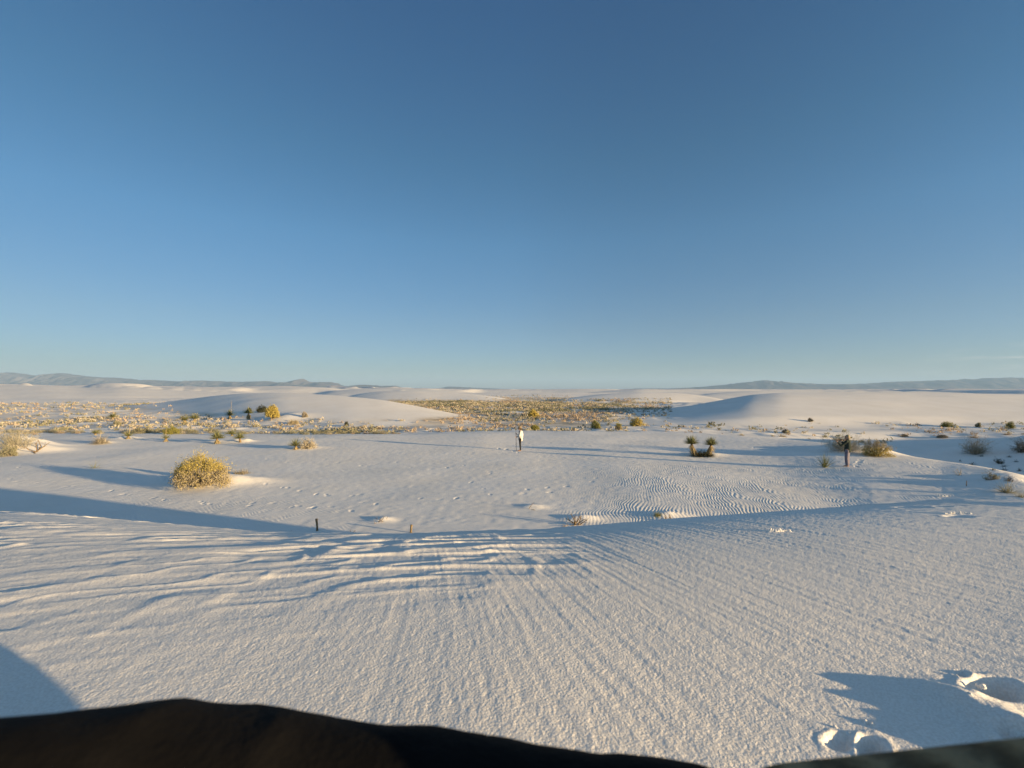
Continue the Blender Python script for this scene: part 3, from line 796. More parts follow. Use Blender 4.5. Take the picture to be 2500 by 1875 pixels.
# -- right
P = place(2311, 1042); bush('green_bush', P, sz(30, P), sz(24, P), sz(14, P), M_GRN2, M_GREY, 53, 'yellow-green bush, left one in the row at the foot of the right dune', dens=.7, leaf=.05)
P = place(2388, 1043); bush('green_bush', P, sz(15, P), sz(13, P), sz(13, P), M_GRN, M_GREY, 54, 'small dull green bush, middle one in the row at the foot of the right dune', dens=.5, leaf=.05)
P = place(2467, 1046); bush('green_bush', P, sz(19, P), sz(16, P), sz(18, P), M_GRN2, M_GREY, 55, 'round yellow-green bush near the right edge at the foot of the right dune', dens=.6, leaf=.05)
P = place(2205, 1066); bush('dark_shrub', P, 1.0, .6, .3, M_GREY, M_GREY, 56, 'low dark shrub on the shaded sand right of the golden tan bush', 'shrub', None, .3, .04)
P = place(2303, 1068); bush('dark_shrub', P, 1.4, .8, .35, M_GREY, M_TANL, 57, 'low grey shrub at the head of a long sand shadow on the right', 'shrub', None, .4, .04)
P = place(2383, 1108); twiggy('desert_shrub', P, sz(84, P), sz(62, P), 58, 'big feathery grey shrub on the edge of the shaded hollow at right', M_GREY, 95, leaves=3, mleaf=M_GRN, th=.007)
P = place(2494, 1104); twiggy('desert_shrub', P, sz(60, P), sz(48, P), 59, 'dark grey shrub cut by the right edge of the photo above the shaded slope', M_GREY, 70, leaves=4, mleaf=M_DARK, th=.008)
P = place(2441, 1132); twiggy('desert_shrub', P, .8, .6, 60, 'small leaning dark shrub in the shade below the two big grey shrubs', M_DARK, 24, leaves=3, mleaf=M_DARK)
for k, (px, py, h) in enumerate([(2453, 1139, .3), (2374, 1134, .35), (2452, 1148, .3), (2397, 1114, .2), (2464, 1116, .25), (2480, 1128, .25), (2425, 1148, .2), (2490, 1150, .3), (2345, 1126, .2)]):
    P = place(px, py); grass('dark_sprout', P, .3, h, M_DARK, 61 + k, 'small dark sprout in the blue shade of the hollow at right', 'plant', 'dark sprouts in the shaded hollow', n=40, wl=.016, droop=.4)
P = place(2420, 1172); twiggy('desert_shrub', P, .75, .55, 70, 'small grey twiggy shrub on the sunlit sand tongue near the right edge', M_GREY, 30, leaves=2, mleaf=M_GRN)
P = place(2464, 1174); twiggy('desert_shrub', P, .55, .42, 71, 'small dark red-brown twig bush between two sand ripples near the right edge', M_WOOD, 22)
P = place(2459, 1203); grass('grass_tuft', P, .35, .65, M_GRN, 72, 'green grass tuft on a small sand mound near the right edge', n=170, wl=.010, droop=.4)
P = place(2494, 1214); grass('grass_tuft', P, .4, .3, M_GRN, 73, 'low green tuft cut by the right edge of the photo', n=110, wl=.010, droop=.5)
P = place(2359, 1187); t = MB(); t.tube([(0, 0, -.1), (.01, 0, .1), (.02, 0, .24)], [.018, .014, .01], 5); o = t.build('dead_stick', M_WOOD); o.location = P; tag(o, 'single dark upright stick in the shadow near the right edge', 'stick')
P = place(2346, 1160); deadwood('dead_branches', P, 9, 'flattened pale dead twigs on the sunlit sand tongue at right', 5, .5, .012, m=M_DEADY)
# -- stumps and dead wood at the foot of the near dune
def stump(px, py, h, lean, seed, label, cat='dead stem', fork=True):
    P = place(px, py); rn = random.Random(seed); root = thing('dead_yucca_stem', P, label, cat); t = MB()
    t.tube([(0, 0, -.1), (lean * .4, 0, h * .5), (lean, 0, h)], [.032, .03, .036], 7); t.build('stem', M_WOOD, root, True)
    b = MB()
    for i in range(46):
        z = rn.uniform(.55, 1) * h if i > 12 else rn.uniform(0, .2) * h; a = rn.uniform(0, 6.28)
        b.blade((lean * z / h, 0, z), (math.cos(a), math.sin(a), rn.uniform(-1.5, .6)), rn.uniform(.05, .12), .012, .4, 2, rn)
    b.build('dead_leaves', M_DEADY, root)
    return root
stump(775, 1296, .38, -.03, 1, 'tallest dead yucca stem at the foot of the near dune, casting a long thin shadow')
stump(1003, 1300, .24, .02, 2, 'short dead yucca stem with two stubs, right of the tallest one')
P = place(860, 1300); deadwood('dead_branches', P, 21, 'tiny bent dead twig poking over the dune rim between the two dead stems', 2, .16, .010)
P = place(708, 1296); deadwood('dead_branches', P, 22, 'tiny dark stub in the shadow left of the tallest dead stem', 3, .08, .012)
P = place(928, 1272); deadwood('dead_branches', P, 23, 'scattered dark root bits on a small sand mound left of centre', 9, .28, .014)
P = place(1291, 1243); deadwood('dead_branches', P, 24, 'thin forked dead twig standing left of the dead bush on the mound', 3, .42, .012, flat=-.2)
P = place(1402, 1280); deadwood('dead_bush', P, 25, 'dead brown bush with thick bare branches on a sand mound near the dune rim', 13, .50, .022, cat='dead bush')
P = place(1605, 1258); grass('grass_tuft', P, .32, .22, M_GRN2, 26, 'green grass tuft on top of an eroded sand mound near the dune rim', n=150, wl=.009, droop=.3)
P = place(1632, 1272); deadwood('dead_branches', P, 27, 'dark roots exposed on the side of the eroded mound with the green tuft', 6, .34, .022, cat='roots')
#SCRUB
# ---------------------------------------------------------------- low scrub on the flat behind the rise
rs = np.random.RandomState(4)
def scrub_points():
    pts = []
    def fill(n, u0, u1, y0, y1, dens):
        u = rs.uniform(u0, u1, n); y = np.sqrt(rs.uniform(y0 ** 2, y1 ** 2, n)); x = u * y
        cl = .5 + .5 * noise(x / 6, y / 6, 91) + .3 * noise(x / 1.8, y / 1.8, 92)
        keep = rs.uniform(0, 1, n) < np.clip(cl, .05, 1) * dens(u, y)
        pts.append(np.stack([x[keep], y[keep]], -1))
    uc = lambda px: (px - 1250) / FPX
    fill(30000, uc(840), uc(1640), 46, 150, lambda u, y: np.where(y > 60, 1, .55 + 0 * y) * np.where(u > uc(1400), .75 - .5 * ss(uc(1400), uc(1640), u), 1))
    fill(3500, uc(960), uc(1400), 150, 300, lambda u, y: .8 + 0 * y)
    fill(6000, uc(-60), uc(980), 41, 66, lambda u, y: .42 * np.where((u < uc(560)) | (y < 55), 1, .35) * ss(uc(-100), uc(120), u) + .1)
    fill(4200, uc(-60), uc(520), 62, 135, lambda u, y: .38 + 0 * y)
    fill(800, uc(1600), uc(2560), 44, 54, lambda u, y: .38 + 0 * y)
    fill(260, uc(1750), uc(2540), 90, 118, lambda u, y: .8 * ss(98, 104, y))
    p = np.concatenate(pts)
    g = ground(p[:, 0], p[:, 1], False) + CAMZ
    u = p[:, 0] / p[:, 1]
    nodune = (g < .95) | (p[:, 1] > 90) & (p[:, 0] > 0)
    nodune &= ~((p[:, 1] > 130) & (g > 1.2))
    nodune &= ~((np.abs(p[:, 0] / p[:, 1] - uc(800)) < .36) & (p[:, 1] > 50) & (p[:, 1] < 100) & (g > .30))
    p = p[nodune]; g = g[nodune]
    return np.concatenate([p, g[:, None]], 1)
SP = scrub_points()
SP = SP[np.argsort(SP[:, 1])]
kind = rs.choice(3, len(SP), p=[.55, .30, .15])
# patches of one kind
kn = noise(SP[:, 0] / 9, SP[:, 1] / 9, 95)
kind = np.where(kn > .45, 1, np.where(kn < -.5, 2, kind))
size = rs.uniform(.22, .75, len(SP)) ** 1.3 * np.where(kind == 1, 1.15, 1.0) * (1 + .3 * (SP[:, 1] > 90)) * .85
NIND = 170
LBL = [('dry_grass_clump', 'tan dry grass clump among the nearest plants of the scrub flat behind the sand rise', 'grass clump', M_DRY, 'tan grass clumps at the near edge of the scrub flat'),
       ('scrub_bush', 'low grey-green scrub bush among the nearest plants of the flat behind the rise', 'bush', M_GRN, 'grey-green scrub bushes at the near edge of the flat'),
       ('reddish_grass_clump', 'reddish-brown grass clump among the nearest plants of the flat behind the rise', 'grass clump', M_RED, 'reddish grass clumps at the near edge of the flat')]
protos = []
for k in range(3):
    row = []
    for j in range(3):
        nm, lb, ct, mm, gp = LBL[k]
        b = MB(); rn = random.Random(300 + k * 10 + j)
        if k == 1:
            for i in range(380):
                d = rnd_dir(rn, 0); r = rn.uniform(.5, 1) * .5
                b.leaf((d.x * r * 1.2, d.y * r * 1.2, d.z * r * .95), .045 * rn.uniform(.6, 1.4), rn)
            for i in range(30):
                d = rnd_dir(rn, .1); b.blade((0, 0, -.03), d, .5, .015, .1, 2, rn)
        else:
            for i in range(190):
                d = rnd_dir(rn, .15); p_ = Vector((rn.gauss(0, .09), rn.gauss(0, .09), -.03))
                b.blade(p_, d, rn.uniform(.35, .68), .022, .5, 2, rn)
        me = bpy.data.meshes.new(nm); me.from_pydata([tuple(v) for v in b.v], [], b.f); me.materials.append(mm)
        row.append(me)
    protos.append(row)
near_i = [i for i in range(len(SP)) if abs(SP[i, 0] / SP[i, 1]) < 1.2][:NIND]
for i in near_i:
    k = int(kind[i]); nm, lb, ct, mm, gp = LBL[k]
    o = bpy.data.objects.new(nm, protos[k][i % 3]); C.objects.link(o)
    s_ = float(size[i]) * 1.25 + .1
    o.location = (SP[i, 0], SP[i, 1], SP[i, 2]); o.rotation_euler = (0, 0, i * 1.7); o.scale = (s_ * 1.15, s_ * 1.15, s_)
    tag(o, lb, ct, gp)
rest = np.ones(len(SP), bool); rest[near_i] = False
def stuff_scrub(name, label, sel, m, seed):
    r = np.random.RandomState(seed)
    P_ = SP[sel]; S_ = size[sel]
    nq = 15
    n = len(P_)
    ctr = np.repeat(P_, nq, 0); sc_ = np.repeat(S_, nq)[:, None] * 1.25
    d = r.normal(size=(n * nq, 3)); d /= np.linalg.norm(d, axis=1)[:, None]; d[:, 2] = np.abs(d[:, 2])
    ctr = ctr + d * sc_ * np.array([.62, .62, .55]) * r.uniform(.3, 1, (n * nq, 1)) + np.array([0, 0, .02])
    a = r.normal(size=(n * nq, 3)) * np.array([.6, .6, 1]); a /= np.linalg.norm(a, axis=1)[:, None]
    b = np.cross(a, r.normal(size=(n * nq, 3))); b /= np.linalg.norm(b, axis=1)[:, None]
    L = sc_ * r.uniform(.13, .30, (n * nq, 1)); W = L * .36
    v = np.stack([ctr - a * L, ctr + b * W, ctr + a * L, ctr - b * W], 1).reshape(-1, 3)
    f = np.arange(len(v)).reshape(-1, 4)
    me = bpy.data.meshes.new(name)
    me.vertices.add(len(v)); me.vertices.foreach_set("co", v.astype(np.float32).ravel())
    me.loops.add(f.size); me.loops.foreach_set("vertex_index", f.astype(np.int32).ravel())
    me.polygons.add(len(f)); me.polygons.foreach_set("loop_start", np.arange(0, f.size, 4, dtype=np.int32)); me.polygons.foreach_set("loop_total", np.full(len(f), 4, np.int32))
    me.update(calc_edges=True); me.materials.append(m)
    o = bpy.data.objects.new(name, me); C.objects.link(o); tag(o, label, name.replace('_', ' '), None, 'stuff')
stuff_scrub('dry_grass', 'tan dry grass covering the flat between the dunes', rest & (kind == 0), M_DRY, 1)
stuff_scrub('scrub', 'grey-green low scrub covering the flat between the dunes', rest & (kind == 1), M_GRN, 2)
stuff_scrub('reddish_grass', 'reddish-brown dry grass covering the flat between the dunes', rest & (kind == 2), M_RED, 3)

# ---------------------------------------------------------------- sand clods
def clod(px, py, w_px, label, seed, flat=.6, lo=.5, group=None):
    P = place(px, py, lo=lo); r = sz(w_px, P) * .5; rn = random.Random(seed)
    bm = bmesh.new(); bmesh.ops.create_icosphere(bm, subdivisions=3, radius=1)
    vs = np.array([v.co[:] for v in bm.verts])
    k = 1 + .28 * noise(vs[:, 0] * 1.6 + seed, vs[:, 1] * 1.6 + vs[:, 2] * 1.3, seed) + .12 * noise(vs[:, 0] * 4, vs[:, 1] * 4 + vs[:, 2] * 4, seed + 1)
    for v, kk in zip(bm.verts, k):
        v.co = v.co * float(kk); v.co.x *= r; v.co.y *= r * .7; v.co.z *= r * flat
    me = bpy.data.meshes.new('sand_clod'); bm.to_mesh(me); bm.free(); me.materials.append(M_SAND)
    me.polygons.foreach_set("use_smooth", np.ones(len(me.polygons), bool))
    o = bpy.data.objects.new('sand_clod', me); C.objects.link(o); o.location = P + Vector((0, 0, r * flat * .25)); o.rotation_euler = (0, 0, rn.uniform(0, 3))
    return tag(o, label, 'sand clod', group)
GC = 'loose sand clods beside the deep footprints'
for i, (a_, b_, c_) in enumerate([(2038, 1776, 10), (2112, 1764, 14), (2128, 1770, 12), (2400, 1679, 17), (2388, 1675, 10), (2368, 1696, 11), (2336, 1652, 9), (2074, 1790, 8)]):
    clod(a_, b_, c_, 'small pale sand clod lying loose beside the deep footprints at lower right', 5 + i, .8, group=GC)
def crust(px, py, w_px, seed, label, n=9, hk=1.0):
    """a wind-cut crust of gypsum standing proud of the sand"""
    P = place(px, py, lo=.8); rn = random.Random(seed); Wd = sz(w_px, P); root = thing('gypsum_crust', P, label, 'sand crust'); b = MB()
    for i in range(n):
        x = (i / (n - 1) - .5) * Wd; hh = Wd * rn.uniform(.10, .26) * hk; y = rn.uniform(-.06, .06) * Wd
        q = [Vector((x + rn.uniform(-.2, .2) * hh, y + rn.uniform(-.2, .2) * hh, z_)) for z_ in (-.2 * hh, .35 * hh, hh)]
        r_ = Wd / n * rn.uniform(.55, 1.0)
        b.tube(q, [r_ * 1.3, r_ * .9, r_ * .25], 6)
    b.build('crust', M_SAND, root, False)
crust(1905, 1300, 46, 2, 'isolated white crusty lump of sand on the near dune with a shadow to its left', 9, .9)
crust(2335, 1256, 60, 4, 'large ragged white crust in the scoured hollow near the right edge', 11, .55)
crust(2310, 1212, 30, 6, 'small white crust with a tapering shadow above the scoured hollow', 7, .7)

# ---------------------------------------------------------------- people
def blob(name, segs, m, parent=None, voxel=.012, smooth=6, balls=(), bevel=None):
    """one continuous surface grown round tapering limbs: segs are (p0, r0, p1, r1)"""
    bm = bmesh.new()
    def ball(p, r, sc3=(1, 1, 1)):
        M = Matrix.Translation(Vector(p)) @ Matrix.Diagonal((*sc3, 1))
        bmesh.ops.create_icosphere(bm, subdivisions=3, radius=r, matrix=M)
    for p0, r0, p1, r1 in segs:
        p0, p1 = Vector(p0), Vector(p1); d = p1 - p0; L = d.length
        ball(p0, r0); ball(p1, r1)
        if L > 1e-4:
            M = Matrix.Translation((p0 + p1) / 2) @ d.to_track_quat('Z', 'Y').to_matrix().to_4x4()
            bmesh.ops.create_cone(bm, cap_ends=True, segments=20, radius1=r0, radius2=r1, depth=L, matrix=M)
    for p, r, s3 in balls: ball(p, r, s3)
    me = bpy.data.meshes.new(name + "_raw"); bm.to_mesh(me); bm.free()
    o = bpy.data.objects.new(name, me); C.objects.link(o)
    md = o.modifiers.new("r", 'REMESH'); md.mode = 'VOXEL'; md.voxel_size = voxel
    md2 = o.modifiers.new("s", 'SMOOTH'); md2.iterations = smooth; md2.factor = .5
    dg = bpy.context.evaluated_depsgraph_get(); dg.update()
    m2 = bpy.data.meshes.new_from_object(o.evaluated_get(dg)); m2.name = name
    o.modifiers.clear(); o.data = m2; bpy.data.meshes.remove(me)
    m2.materials.clear(); m2.materials.append(m)
    m2.polygons.foreach_set("use_smooth", np.ones(len(m2.polygons), bool))
    if parent: o.parent = parent
    return o

M_SKIN = noisy("skin", [(.34, .20, .14), (.42, .26, .18)], 8, 2, rough=.6, spec=.3)
M_SHIRT = noisy("cream_cloth", [(.48, .46, .42), (.62, .60, .56)], 6, 3, bump=.3, bscale=25)
M_BLACK = noisy("black_cloth", [(.012, .012, .014), (.03, .03, .032)], 8, 3, bump=.3, bscale=40)
M_JACK = noisy("dark_green_cloth", [(.022, .030, .026), (.045, .058, .048)], 8, 3, bump=.3, bscale=40)
M_JACKLIT = noisy("lit_jacket_cloth", [(.30, .31, .20), (.42, .42, .29)], 8, 3, bump=.3, bscale=40)  # jacket cloth with sunlight painted into the colour
M_PURP = noisy("mauve_cloth", [(.13, .12, .16), (.22, .20, .24)], 8, 3, bump=.4, bscale=30)
M_HAIRB = noisy("brown_hair", [(.05, .035, .022), (.10, .07, .045)], 20, 4, rough=.6)
M_HAIRL = noisy("light_hair", [(.20, .16, .10), (.36, .29, .18)], 20, 4, rough=.6)
M_HAT = noisy("straw_hat", [(.22, .16, .09), (.34, .26, .15)], 20, 4)
M_VIO = noisy("varnished_wood", [(.05, .018, .008), (.10, .035, .014)], 10, 3, rough=.3, spec=.5)
M_POLE = noisy("pole_wood", [(.10, .075, .05), (.2, .15, .1)], 10, 3, rough=.7)

def fold(o, amp, s_):
    me = o.data; n_ = len(me.vertices); co = np.empty(n_ * 3, np.float32); me.vertices.foreach_get('co', co); co = co.reshape(-1, 3)
    nr = np.array([v.normal[:] for v in me.vertices])
    k = 1 - np.abs(noise(co[:, 0] * 14 * s_ + co[:, 2] * 9 * s_, co[:, 1] * 9 * s_ - co[:, 2] * 6 * s_, 5)) * 2 + .3 * noise(co[:, 0] * 60, co[:, 1] * 60 + co[:, 2] * 50, 6)
    co = co + nr * (k * amp)[:, None]
    me.vertices.foreach_set('co', co.astype(np.float32).ravel()); me.update()

def hand(c, d, n, side, s=1.0, curl=.9, thumb=1):
    """segments of a palm with four fingers and a thumb; d = finger direction, n = palm normal, side = towards the thumb"""
    c, d, n, side = Vector(c), Vector(d).normalized(), Vector(n).normalized(), Vector(side).normalized()
    out = []
    for k, (o_, L) in enumerate([(.030, .072), (.010, .080), (-.011, .075), (-.031, .058)]):
        b = c + side * o_ * s + d * .045 * s
        out.append((c + side * o_ * .7 * s - d * .035 * s, .015 * s, b, .012 * s))
        d1 = (d + n * curl * .6).normalized(); d2 = (d + n * curl * 1.8).normalized(); d3 = (d * .3 + n * curl * 2.0 - d * curl * .6).normalized()
        p1 = b + d1 * L * .42 * s; p2 = p1 + d2 * L * .33 * s; p3 = p2 + d3 * L * .25 * s
        out += [(b, .0098 * s, p1, .0088 * s), (p1, .0088 * s, p2, .008 * s), (p2, .008 * s, p3, .007 * s)]
    b = c + side * .036 * s - d * .02 * s
    p1 = b + (side * .8 + d * .7 + n * .5).normalized() * .036 * s; p2 = p1 + (d * .8 + n * 1.0).normalized() * .032 * s
    out += [(b, .014 * s, p1, .011 * s), (p1, .011 * s, p2, .009 * s)]
    return out

def head_balls(c, f, r=.098):
    """skull, jaw, nose, ears, lips; f = facing"""
    c = Vector(c); f = Vector(f).normalized(); l = Vector((0, 0, 1)).cross(f).normalized(); up = Vector((0, 0, 1))
    bl = [(c + up * .025, r * .94, (1, 1, 1.08)), (c + f * .022 - up * .045, r * .72, (1, 1, 1.05)), (c + f * .055 - up * .085, .034, (1, 1, .8)),
          (c + f * .098 - up * .012, .016, (1, 1, 1.3)), (c + f * .092 + up * .015, .011, (1, 1, 1.6)), (c + f * .083 - up * .052, .018, (1, 1, .55))]
    for s_ in (-1, 1):
        bl.append((c + l * s_ * .088 - up * .005, .020, (1, 1, 1.4))); bl.append((c + f * .078 + l * s_ * .033 + up * .028, .016, (1, 1, .6)))
    return bl

def eyes(c, f, parent):
    c = Vector(c); f = Vector(f).normalized(); l = Vector((0, 0, 1)).cross(f).normalized()
    for s_ in (-1, 1):
        bm = bmesh.new(); bmesh.ops.create_icosphere(bm, subdivisions=2, radius=.012, matrix=Matrix.Translation(c + f * .083 + l * s_ * .033 + Vector((0, 0, .012))))
        me = bpy.data.meshes.new('eye'); bm.to_mesh(me); bm.free(); me.materials.append(M_HAIRB)
        o = bpy.data.objects.new('eye', me); C.objects.link(o); o.parent = parent

# person in white holding a long pole, seen from the side, facing left
P = place(1270, 1101)
per = thing('person', P, 'person in a loose cream shirt, black trousers and brown hat, standing holding a tall pole', 'person', None, math.pi)
hc = (.04, 0, 1.60)
segs = [((0, 0, .95), .13, (0, 0, 1.15), .12), ((0, 0, 1.15), .12, (-.02, 0, 1.36), .125), ((-.02, -.15, 1.37), .055, (-.02, .15, 1.37), .055), ((0, 0, 1.42), .055, (.03, 0, 1.54), .052)]
for sd_ in (-1, 1):
    segs += [((0, .09 * sd_, .92), .085, (.01, .095 * sd_, .50), .055), ((.01, .095 * sd_, .50), .055, (-.02, .10 * sd_, .09), .036), ((-.03, .10 * sd_, .05), .036, (.13, .115 * sd_, .025), .024), ((.13, .115 * sd_, .025), .024, (.17, .12 * sd_, .02), .016)]
segs += [((-.02, .17, 1.37), .05, (.05, .24, 1.10), .038), ((.05, .24, 1.10), .036, (.235, .05, 1.20), .025)]
segs += [((-.02, -.17, 1.37), .05, (.06, -.22, 1.08), .038), ((.06, -.22, 1.08), .036, (.235, -.03, .99), .025)]
segs += hand((.275, .035, 1.21), (.5, -1, .3), (.2, -.4, 0), (0, 0, 1)) + hand((.275, -.02, .985), (.5, 1, 0), (.2, .4, 0), (0, 0, 1))
blob('body', segs, M_SKIN, per, .007, 4, head_balls(hc, (1, 0, -.1)))
eyes(hc, (1, 0, -.1), per)
sh = [((0, 0, .86), .155, (-.03, 0, 1.08), .17), ((-.03, 0, 1.08), .17, (-.05, 0, 1.34), .135), ((-.02, -.15, 1.375), .075, (-.02, .15, 1.375), .075), ((-.10, 0, .95), .10, (-.11, 0, 1.2), .11), ((0, 0, 1.4), .075, (.01, 0, 1.45), .068),
      ((-.05, 0, .80), .13, (-.04, 0, .9), .14)]
for sd_, e, h_ in ((1, (.05, .25, 1.10), (.19, .09, 1.17)), (-1, (.06, -.23, 1.08), (.19, -.07, 1.0))):
    sh += [((-.02, .17 * sd_, 1.37), .075, e, .065), (e, .065, h_, .047)]
blob('shirt', sh, M_SHIRT, per, .012, 5)
tr = [((0, 0, .82), .12, (0, 0, .95), .13)]
for sd_ in (-1, 1): tr += [((0, .085 * sd_, .88), .098, (.01, .095 * sd_, .5), .066), ((.01, .095 * sd_, .5), .066, (-.02, .10 * sd_, .10), .05)]
blob('trousers', tr, M_BLACK, per, .012, 5)
blob('hair', [], M_HAIRB, per, .01, 3, [((.015, 0, 1.625), .108, (1, 1, 1.0)), ((-.03, 0, 1.57), .085, (1, 1.05, 1.1))])
ht = MB(); n_ = 28
for (r_, z_) in ((.001, 1.755), (.07, 1.75), (.105, 1.71), (.115, 1.665), (.175, 1.645), (.178, 1.638), (.112, 1.655), (.10, 1.66)):
    ht.v += [Vector((.03 + r_ * math.cos(2 * math.pi * j / n_), r_ * math.sin(2 * math.pi * j / n_), z_ - .02 * math.cos(2 * math.pi * j / n_) * r_ / .17)) for j in range(n_)]
ht.f = [(i * n_ + j, i * n_ + (j + 1) % n_, (i + 1) * n_ + (j + 1) % n_, (i + 1) * n_ + j) for i in range(7) for j in range(n_)]
ht.build('hat', M_HAT, per, True)
t = MB(); t.tube([(0, 0, -.05), (-.025, 0, 1.1), (-.055, 0, 2.35)], [.016, .015, .013], 8); po = t.build('walking_pole', M_POLE, None, True)
po.location = P + Vector((-.272, -.005, 0)); tag(po, 'tall straight wooden pole planted in the sand, held by the person in the cream shirt', 'pole')

# person playing a violin, back half turned
P = place(2069, 1139)
RZ2 = R(128)
per = thing('person', P, 'barefoot person in a dark green jacket and mauve trousers standing playing a violin', 'person', None, RZ2)
hc = (.02, .035, 1.57)
segs = [((0, 0, .93), .125, (0, 0, 1.12), .115), ((0, 0, 1.12), .115, (0, 0, 1.33), .12), ((0, -.15, 1.36), .05, (0, .15, 1.36), .05), ((0, 0, 1.40), .052, (.015, .02, 1.52), .05)]
for sd_ in (-1, 1):
    segs += [((0, .09 * sd_, .90), .08, (.02, .085 * sd_, .49), .053), ((.02, .085 * sd_, .49), .053, (0, .065 * sd_, .08), .034), ((-.02, .065 * sd_, .045), .034, (.12, .09 * sd_, .025), .024), ((.12, .09 * sd_, .025), .024, (.16, .1 * sd_, .02), .015)]
LE, LH = (.20, .30, 1.14), (.34, .47, 1.35); RE, RH_ = (.10, -.34, 1.16), (.33, -.08, 1.30)
segs += [((0, .16, 1.36), .047, LE, .036), (LE, .034, LH, .024), ((0, -.16, 1.36), .047, RE, .036), (RE, .034, RH_, .024)]
segs += hand((.365, .49, 1.385), (.1, -.2, 1), (-.3, -.6, 0), (-.8, .4, 0), .95, .8) + hand((.365, -.055, 1.305), (.8, .5, -.3), (0, 0, -1), (-.3, .9, .1), .95, .8)
blob('body', segs, M_SKIN, per, .007, 4, head_balls(hc, (.7, .7, -.15)))
eyes(hc, (.7, .7, -.15), per)
jk = [((0, 0, .86), .15, (0, 0, 1.1), .135), ((0, 0, 1.1), .135, (0, 0, 1.33), .135), ((0, -.15, 1.365), .07, (0, .15, 1.365), .07), ((0, 0, 1.38), .075, (.005, .005, 1.44), .065)]
jk += [((0, .16, 1.36), .07, LE, .058), (LE, .056, (.31, .43, 1.31), .042), ((0, -.16, 1.36), .07, RE, .058), (RE, .056, (.28, -.13, 1.28), .042)]
blob('jacket', jk, M_JACK, per, .011, 5)
blob('lit_jacket_side', [((-.03, -.13, 1.34), .07, (-.02, -.14, .90), .075), ((0, -.17, 1.36), .066, (.09, -.335, 1.175), .06)], M_JACKLIT, per, .011, 5)  # sunlit right side of the jacket, painted on as a paler layer
tr = [((0, 0, .84), .12, (0, 0, .95), .128)]
for sd_ in (-1, 1): tr += [((0, .085 * sd_, .86), .10, (.02, .09 * sd_, .48), .085), ((.02, .09 * sd_, .48), .085, (0, .072 * sd_, .13), .08)]
blob('trousers', tr, M_PURP, per, .012, 5)
blob('hair', [], M_HAIRL, per, .01, 3, [((-.005, .01, 1.61), .108, (1, 1, 1.0)), ((-.03, .0, 1.545), .088, (1, 1, 1.2))])
# violin and bow
def violin():
    n = 40; out = []
    for i in range(n):
        t_ = i / n * 2 * math.pi; c_, s_ = math.cos(t_), math.sin(t_)
        w_ = .102 * abs(s_) ** .8 * (1 - .10 * c_) * (1 - .42 * math.exp(-(c_ / .28) ** 2))
        out.append((.178 * c_, math.copysign(w_, s_)))
    v = [Vector((x, y, z)) for z in (-.018, .018) for x, y in out] + [Vector((0, 0, .027)), Vector((0, 0, -.027))]
    f = [(j, (j + 1) % n, n + (j + 1) % n, n + j) for j in range(n)] + [(n + j, n + (j + 1) % n, 2 * n) for j in range(n)] + [((j + 1) % n, j, 2 * n + 1) for j in range(n)]
    return v, f
vio = thing('violin', (0, 0, 0), 'dark violin tucked on the left shoulder of the person in the dark green jacket', 'violin')
mesh_obj('violin_body', *violin(), M_VIO, vio)
t = MB(); t.tube([(.16, 0, .02), (.30, 0, .018)], [.015, .011], 6); t.tube([(.30, 0, .018), (.34, 0, .012), (.36, 0, -.005), (.352, 0, -.018)], [.011, .013, .012, .008], 6)
for a_ in (-1, 1, -1, 1): t.tube([(.325 + .006 * a_, 0, .012), (.325 + .006 * a_, .035 * a_, .014)], [.004, .007], 5)
t.build('neck', M_WOOD, vio, True)
t = MB(); t.tube([(-.05, 0, .034), (.28, 0, .032)], [.010, .010], 4); t.build('fingerboard', M_BLACK, vio)
RM = Matrix.Rotation(RZ2, 4, 'Z')
a0 = Vector((.13, .14, 1.445)); dv = Vector((.52, .80, -.05)).normalized()
W_ = Matrix.Translation(P) @ RM @ Matrix.Translation(a0 + dv * .10) @ dv.to_track_quat('X', 'Z').to_matrix().to_4x4()
vio.matrix_world = W_
bow = thing('bow', (0, 0, 0), 'thin violin bow held in the right hand of the person playing the violin', 'bow')
t = MB(); t.tube([(0, 0, 0), (.35, 0, .004), (.72, 0, .012)], [.0055, .005, .004], 5); t.build('stick', M_VIO, bow)
t = MB(); t.tube([(.02, 0, -.02), (.72, 0, -.012)], [.003, .003], 4); t.tube([(.0, 0, 0), (.03, 0, -.018)], [.009, .009], 5); t.build('bow_hair', M_DEADY, bow)
b0 = Vector(RH_) + Vector((.04, .03, .0)); b1 = a0 + dv * .24 + Vector((0, 0, .04)); db_ = (b1 - b0).normalized()
bow.matrix_world = Matrix.Translation(P) @ RM @ Matrix.Translation(b0) @ db_.to_track_quat('X', 'Z').to_matrix().to_4x4()

# ---------------------------------------------------------------- the photographer, sitting on the near dune under the camera
def knit():
    m, n, l, b, o = mat("ribbed_knit")
    tc = n.new("ShaderNodeTexCoord"); wv = n.new("ShaderNodeTexWave"); wv.bands_direction = 'X'; wv.inputs['Scale'].default_value = 9; wv.inputs['Distortion'].default_value = 2.0; wv.inputs['Detail Scale'].default_value = 9; wv.inputs['Detail'].default_value = 2
    rp = n.new("ShaderNodeValToRGB"); rp.color_ramp.elements[0].color = (.10, .075, .045, 1); rp.color_ramp.elements[1].color = (.27, .205, .12, 1)
    l.new(tc.outputs['Object'], wv.inputs[0]); l.new(wv.outputs[0], rp.inputs[0]); l.new(rp.outputs[0], b.inputs['Base Color'])
    bp = n.new("ShaderNodeBump"); bp.inputs['Strength'].default_value = .8; bp.inputs['Distance'].default_value = .006; l.new(wv.outputs[0], bp.inputs['Height']); l.new(bp.outputs[0], b.inputs['Normal'])
    return m
M_KNIT = knit()
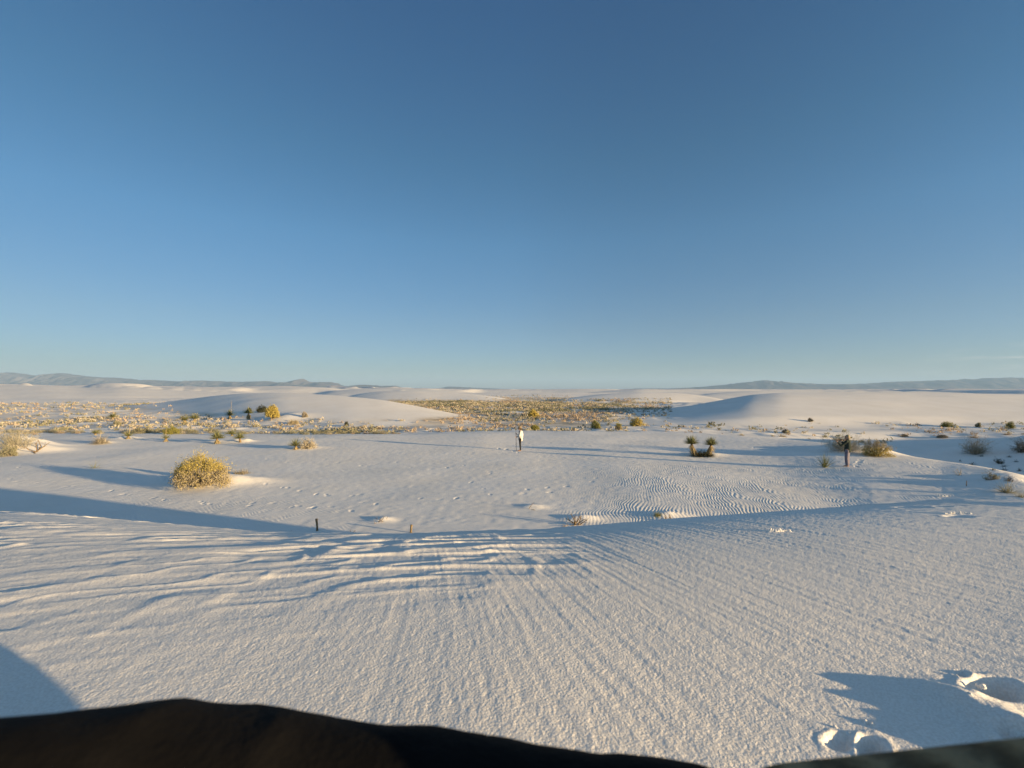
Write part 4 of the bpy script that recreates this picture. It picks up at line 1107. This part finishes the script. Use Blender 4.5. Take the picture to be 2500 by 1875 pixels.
M_COAT = noisy("black_fleece", [(.002, .002, .0025), (.0065, .006, .006)], 14, 3, bump=.15, bscale=160)
M_JEANS = noisy("dark_trousers", [(.015, .016, .02), (.03, .03, .035)], 12, 3, bump=.3, bscale=80)
ph = thing('person', (0, 0, CAMZ), 'person behind the camera whose dark sleeves fill the bottom edge of the photo', 'person')
hc = (0, -.30, .27)
segs = [((0, -.26, -.48), .12, (0, -.27, -.25), .11), ((0, -.27, -.25), .11, (0, -.28, -.02), .12), ((-.16, -.27, .02), .05, (.16, -.27, .02), .05), ((0, -.28, .05), .052, (0, -.29, .2), .05)]
LEG = [((-.10, -.24, -.47), (-.38, .14, -.46), (-.06, .26, -.55)), ((.10, -.24, -.47), (.40, .29, -.40), (.20, .12, -.55))]
for hp, kn_, an in LEG: segs += [(hp, .085, kn_, .055), (kn_, .055, an, .036)]
segs += [((-.17, -.27, .0), .05, (-.43, .17, -.245), .038), ((-.43, .17, -.245), .036, (-.20, .29, -.29), .036), ((-.20, .29, -.29), .036, (.09, .30, -.335), .026)]
segs += [((.17, -.27, .0), .05, (.385, .05, -.30), .038), ((.385, .05, -.30), .036, (.35, .205, -.22), .034), ((.35, .205, -.22), .034, (.19, .275, -.30), .026)]
segs += hand((.13, .30, -.345), (1, .05, -.3), (0, -.5, -1), (0, 1, -.2)) + hand((.155, .285, -.345), (-1, .1, -.2), (0, -.5, -1), (0, 1, -.2))
blob('body', segs, M_SKIN, ph, .008, 4, head_balls(hc, (0, 1, -.1)))
eyes(hc, (0, 1, -.1), ph)
blob('hair', [], M_HAIRB, ph, .012, 3, [((0, -.315, .31), .108, (1, 1, 1)), ((0, -.34, .24), .09, (1, 1, 1.1))])
ct = [((0, -.27, -.46), .145, (0, -.28, -.2), .13), ((0, -.28, -.2), .13, (0, -.29, .0), .13), ((-.16, -.27, .02), .07, (.16, -.27, .02), .07),
      ((-.17, -.27, .0), .07, (-.44, .17, -.240), .066), ((-.44, .17, -.240), .070, (-.26, .285, -.294), .072), ((-.26, .285, -.294), .072, (-.14, .30, -.312), .068), ((-.14, .30, -.312), .068, (.00, .30, -.320), .058), ((.00, .30, -.320), .058, (.14, .30, -.331), .052)]
jkt = blob('jacket', ct, M_COAT, ph, .008, 5)
fold(jkt, .0022, 1.0); 
blob('knit_sleeve', [((.17, -.27, .0), .072, (.385, .05, -.30), .06), ((.385, .05, -.30), .06, (.355, .205, -.230), .056), ((.355, .205, -.230), .056, (.19, .275, -.302), .048)], M_KNIT, ph, .008, 6)
tr = [((0, -.26, -.5), .13, (0, -.2, -.48), .13)]
for hp, kn_, an in LEG: tr += [(hp, .10, kn_, .075), (kn_, .075, an, .052)]
blob('trousers', tr, M_JEANS, ph, .012, 5)
for (ax, ay, az), (dx, dy, dz) in (((-.05, .27, -.57), (.20, .08, .0)), ((.20, .12, -.575), (-.08, .2, -.0))):
    blob('shoe', [((ax, ay, az), .045, (ax + dx * .5, ay + dy * .5, az + dz * .3), .045), ((ax + dx * .5, ay + dy * .5, az + dz * .3), .045, (ax + dx, ay + dy, az + dz), .036)], M_BLACK, ph, .008, 4)
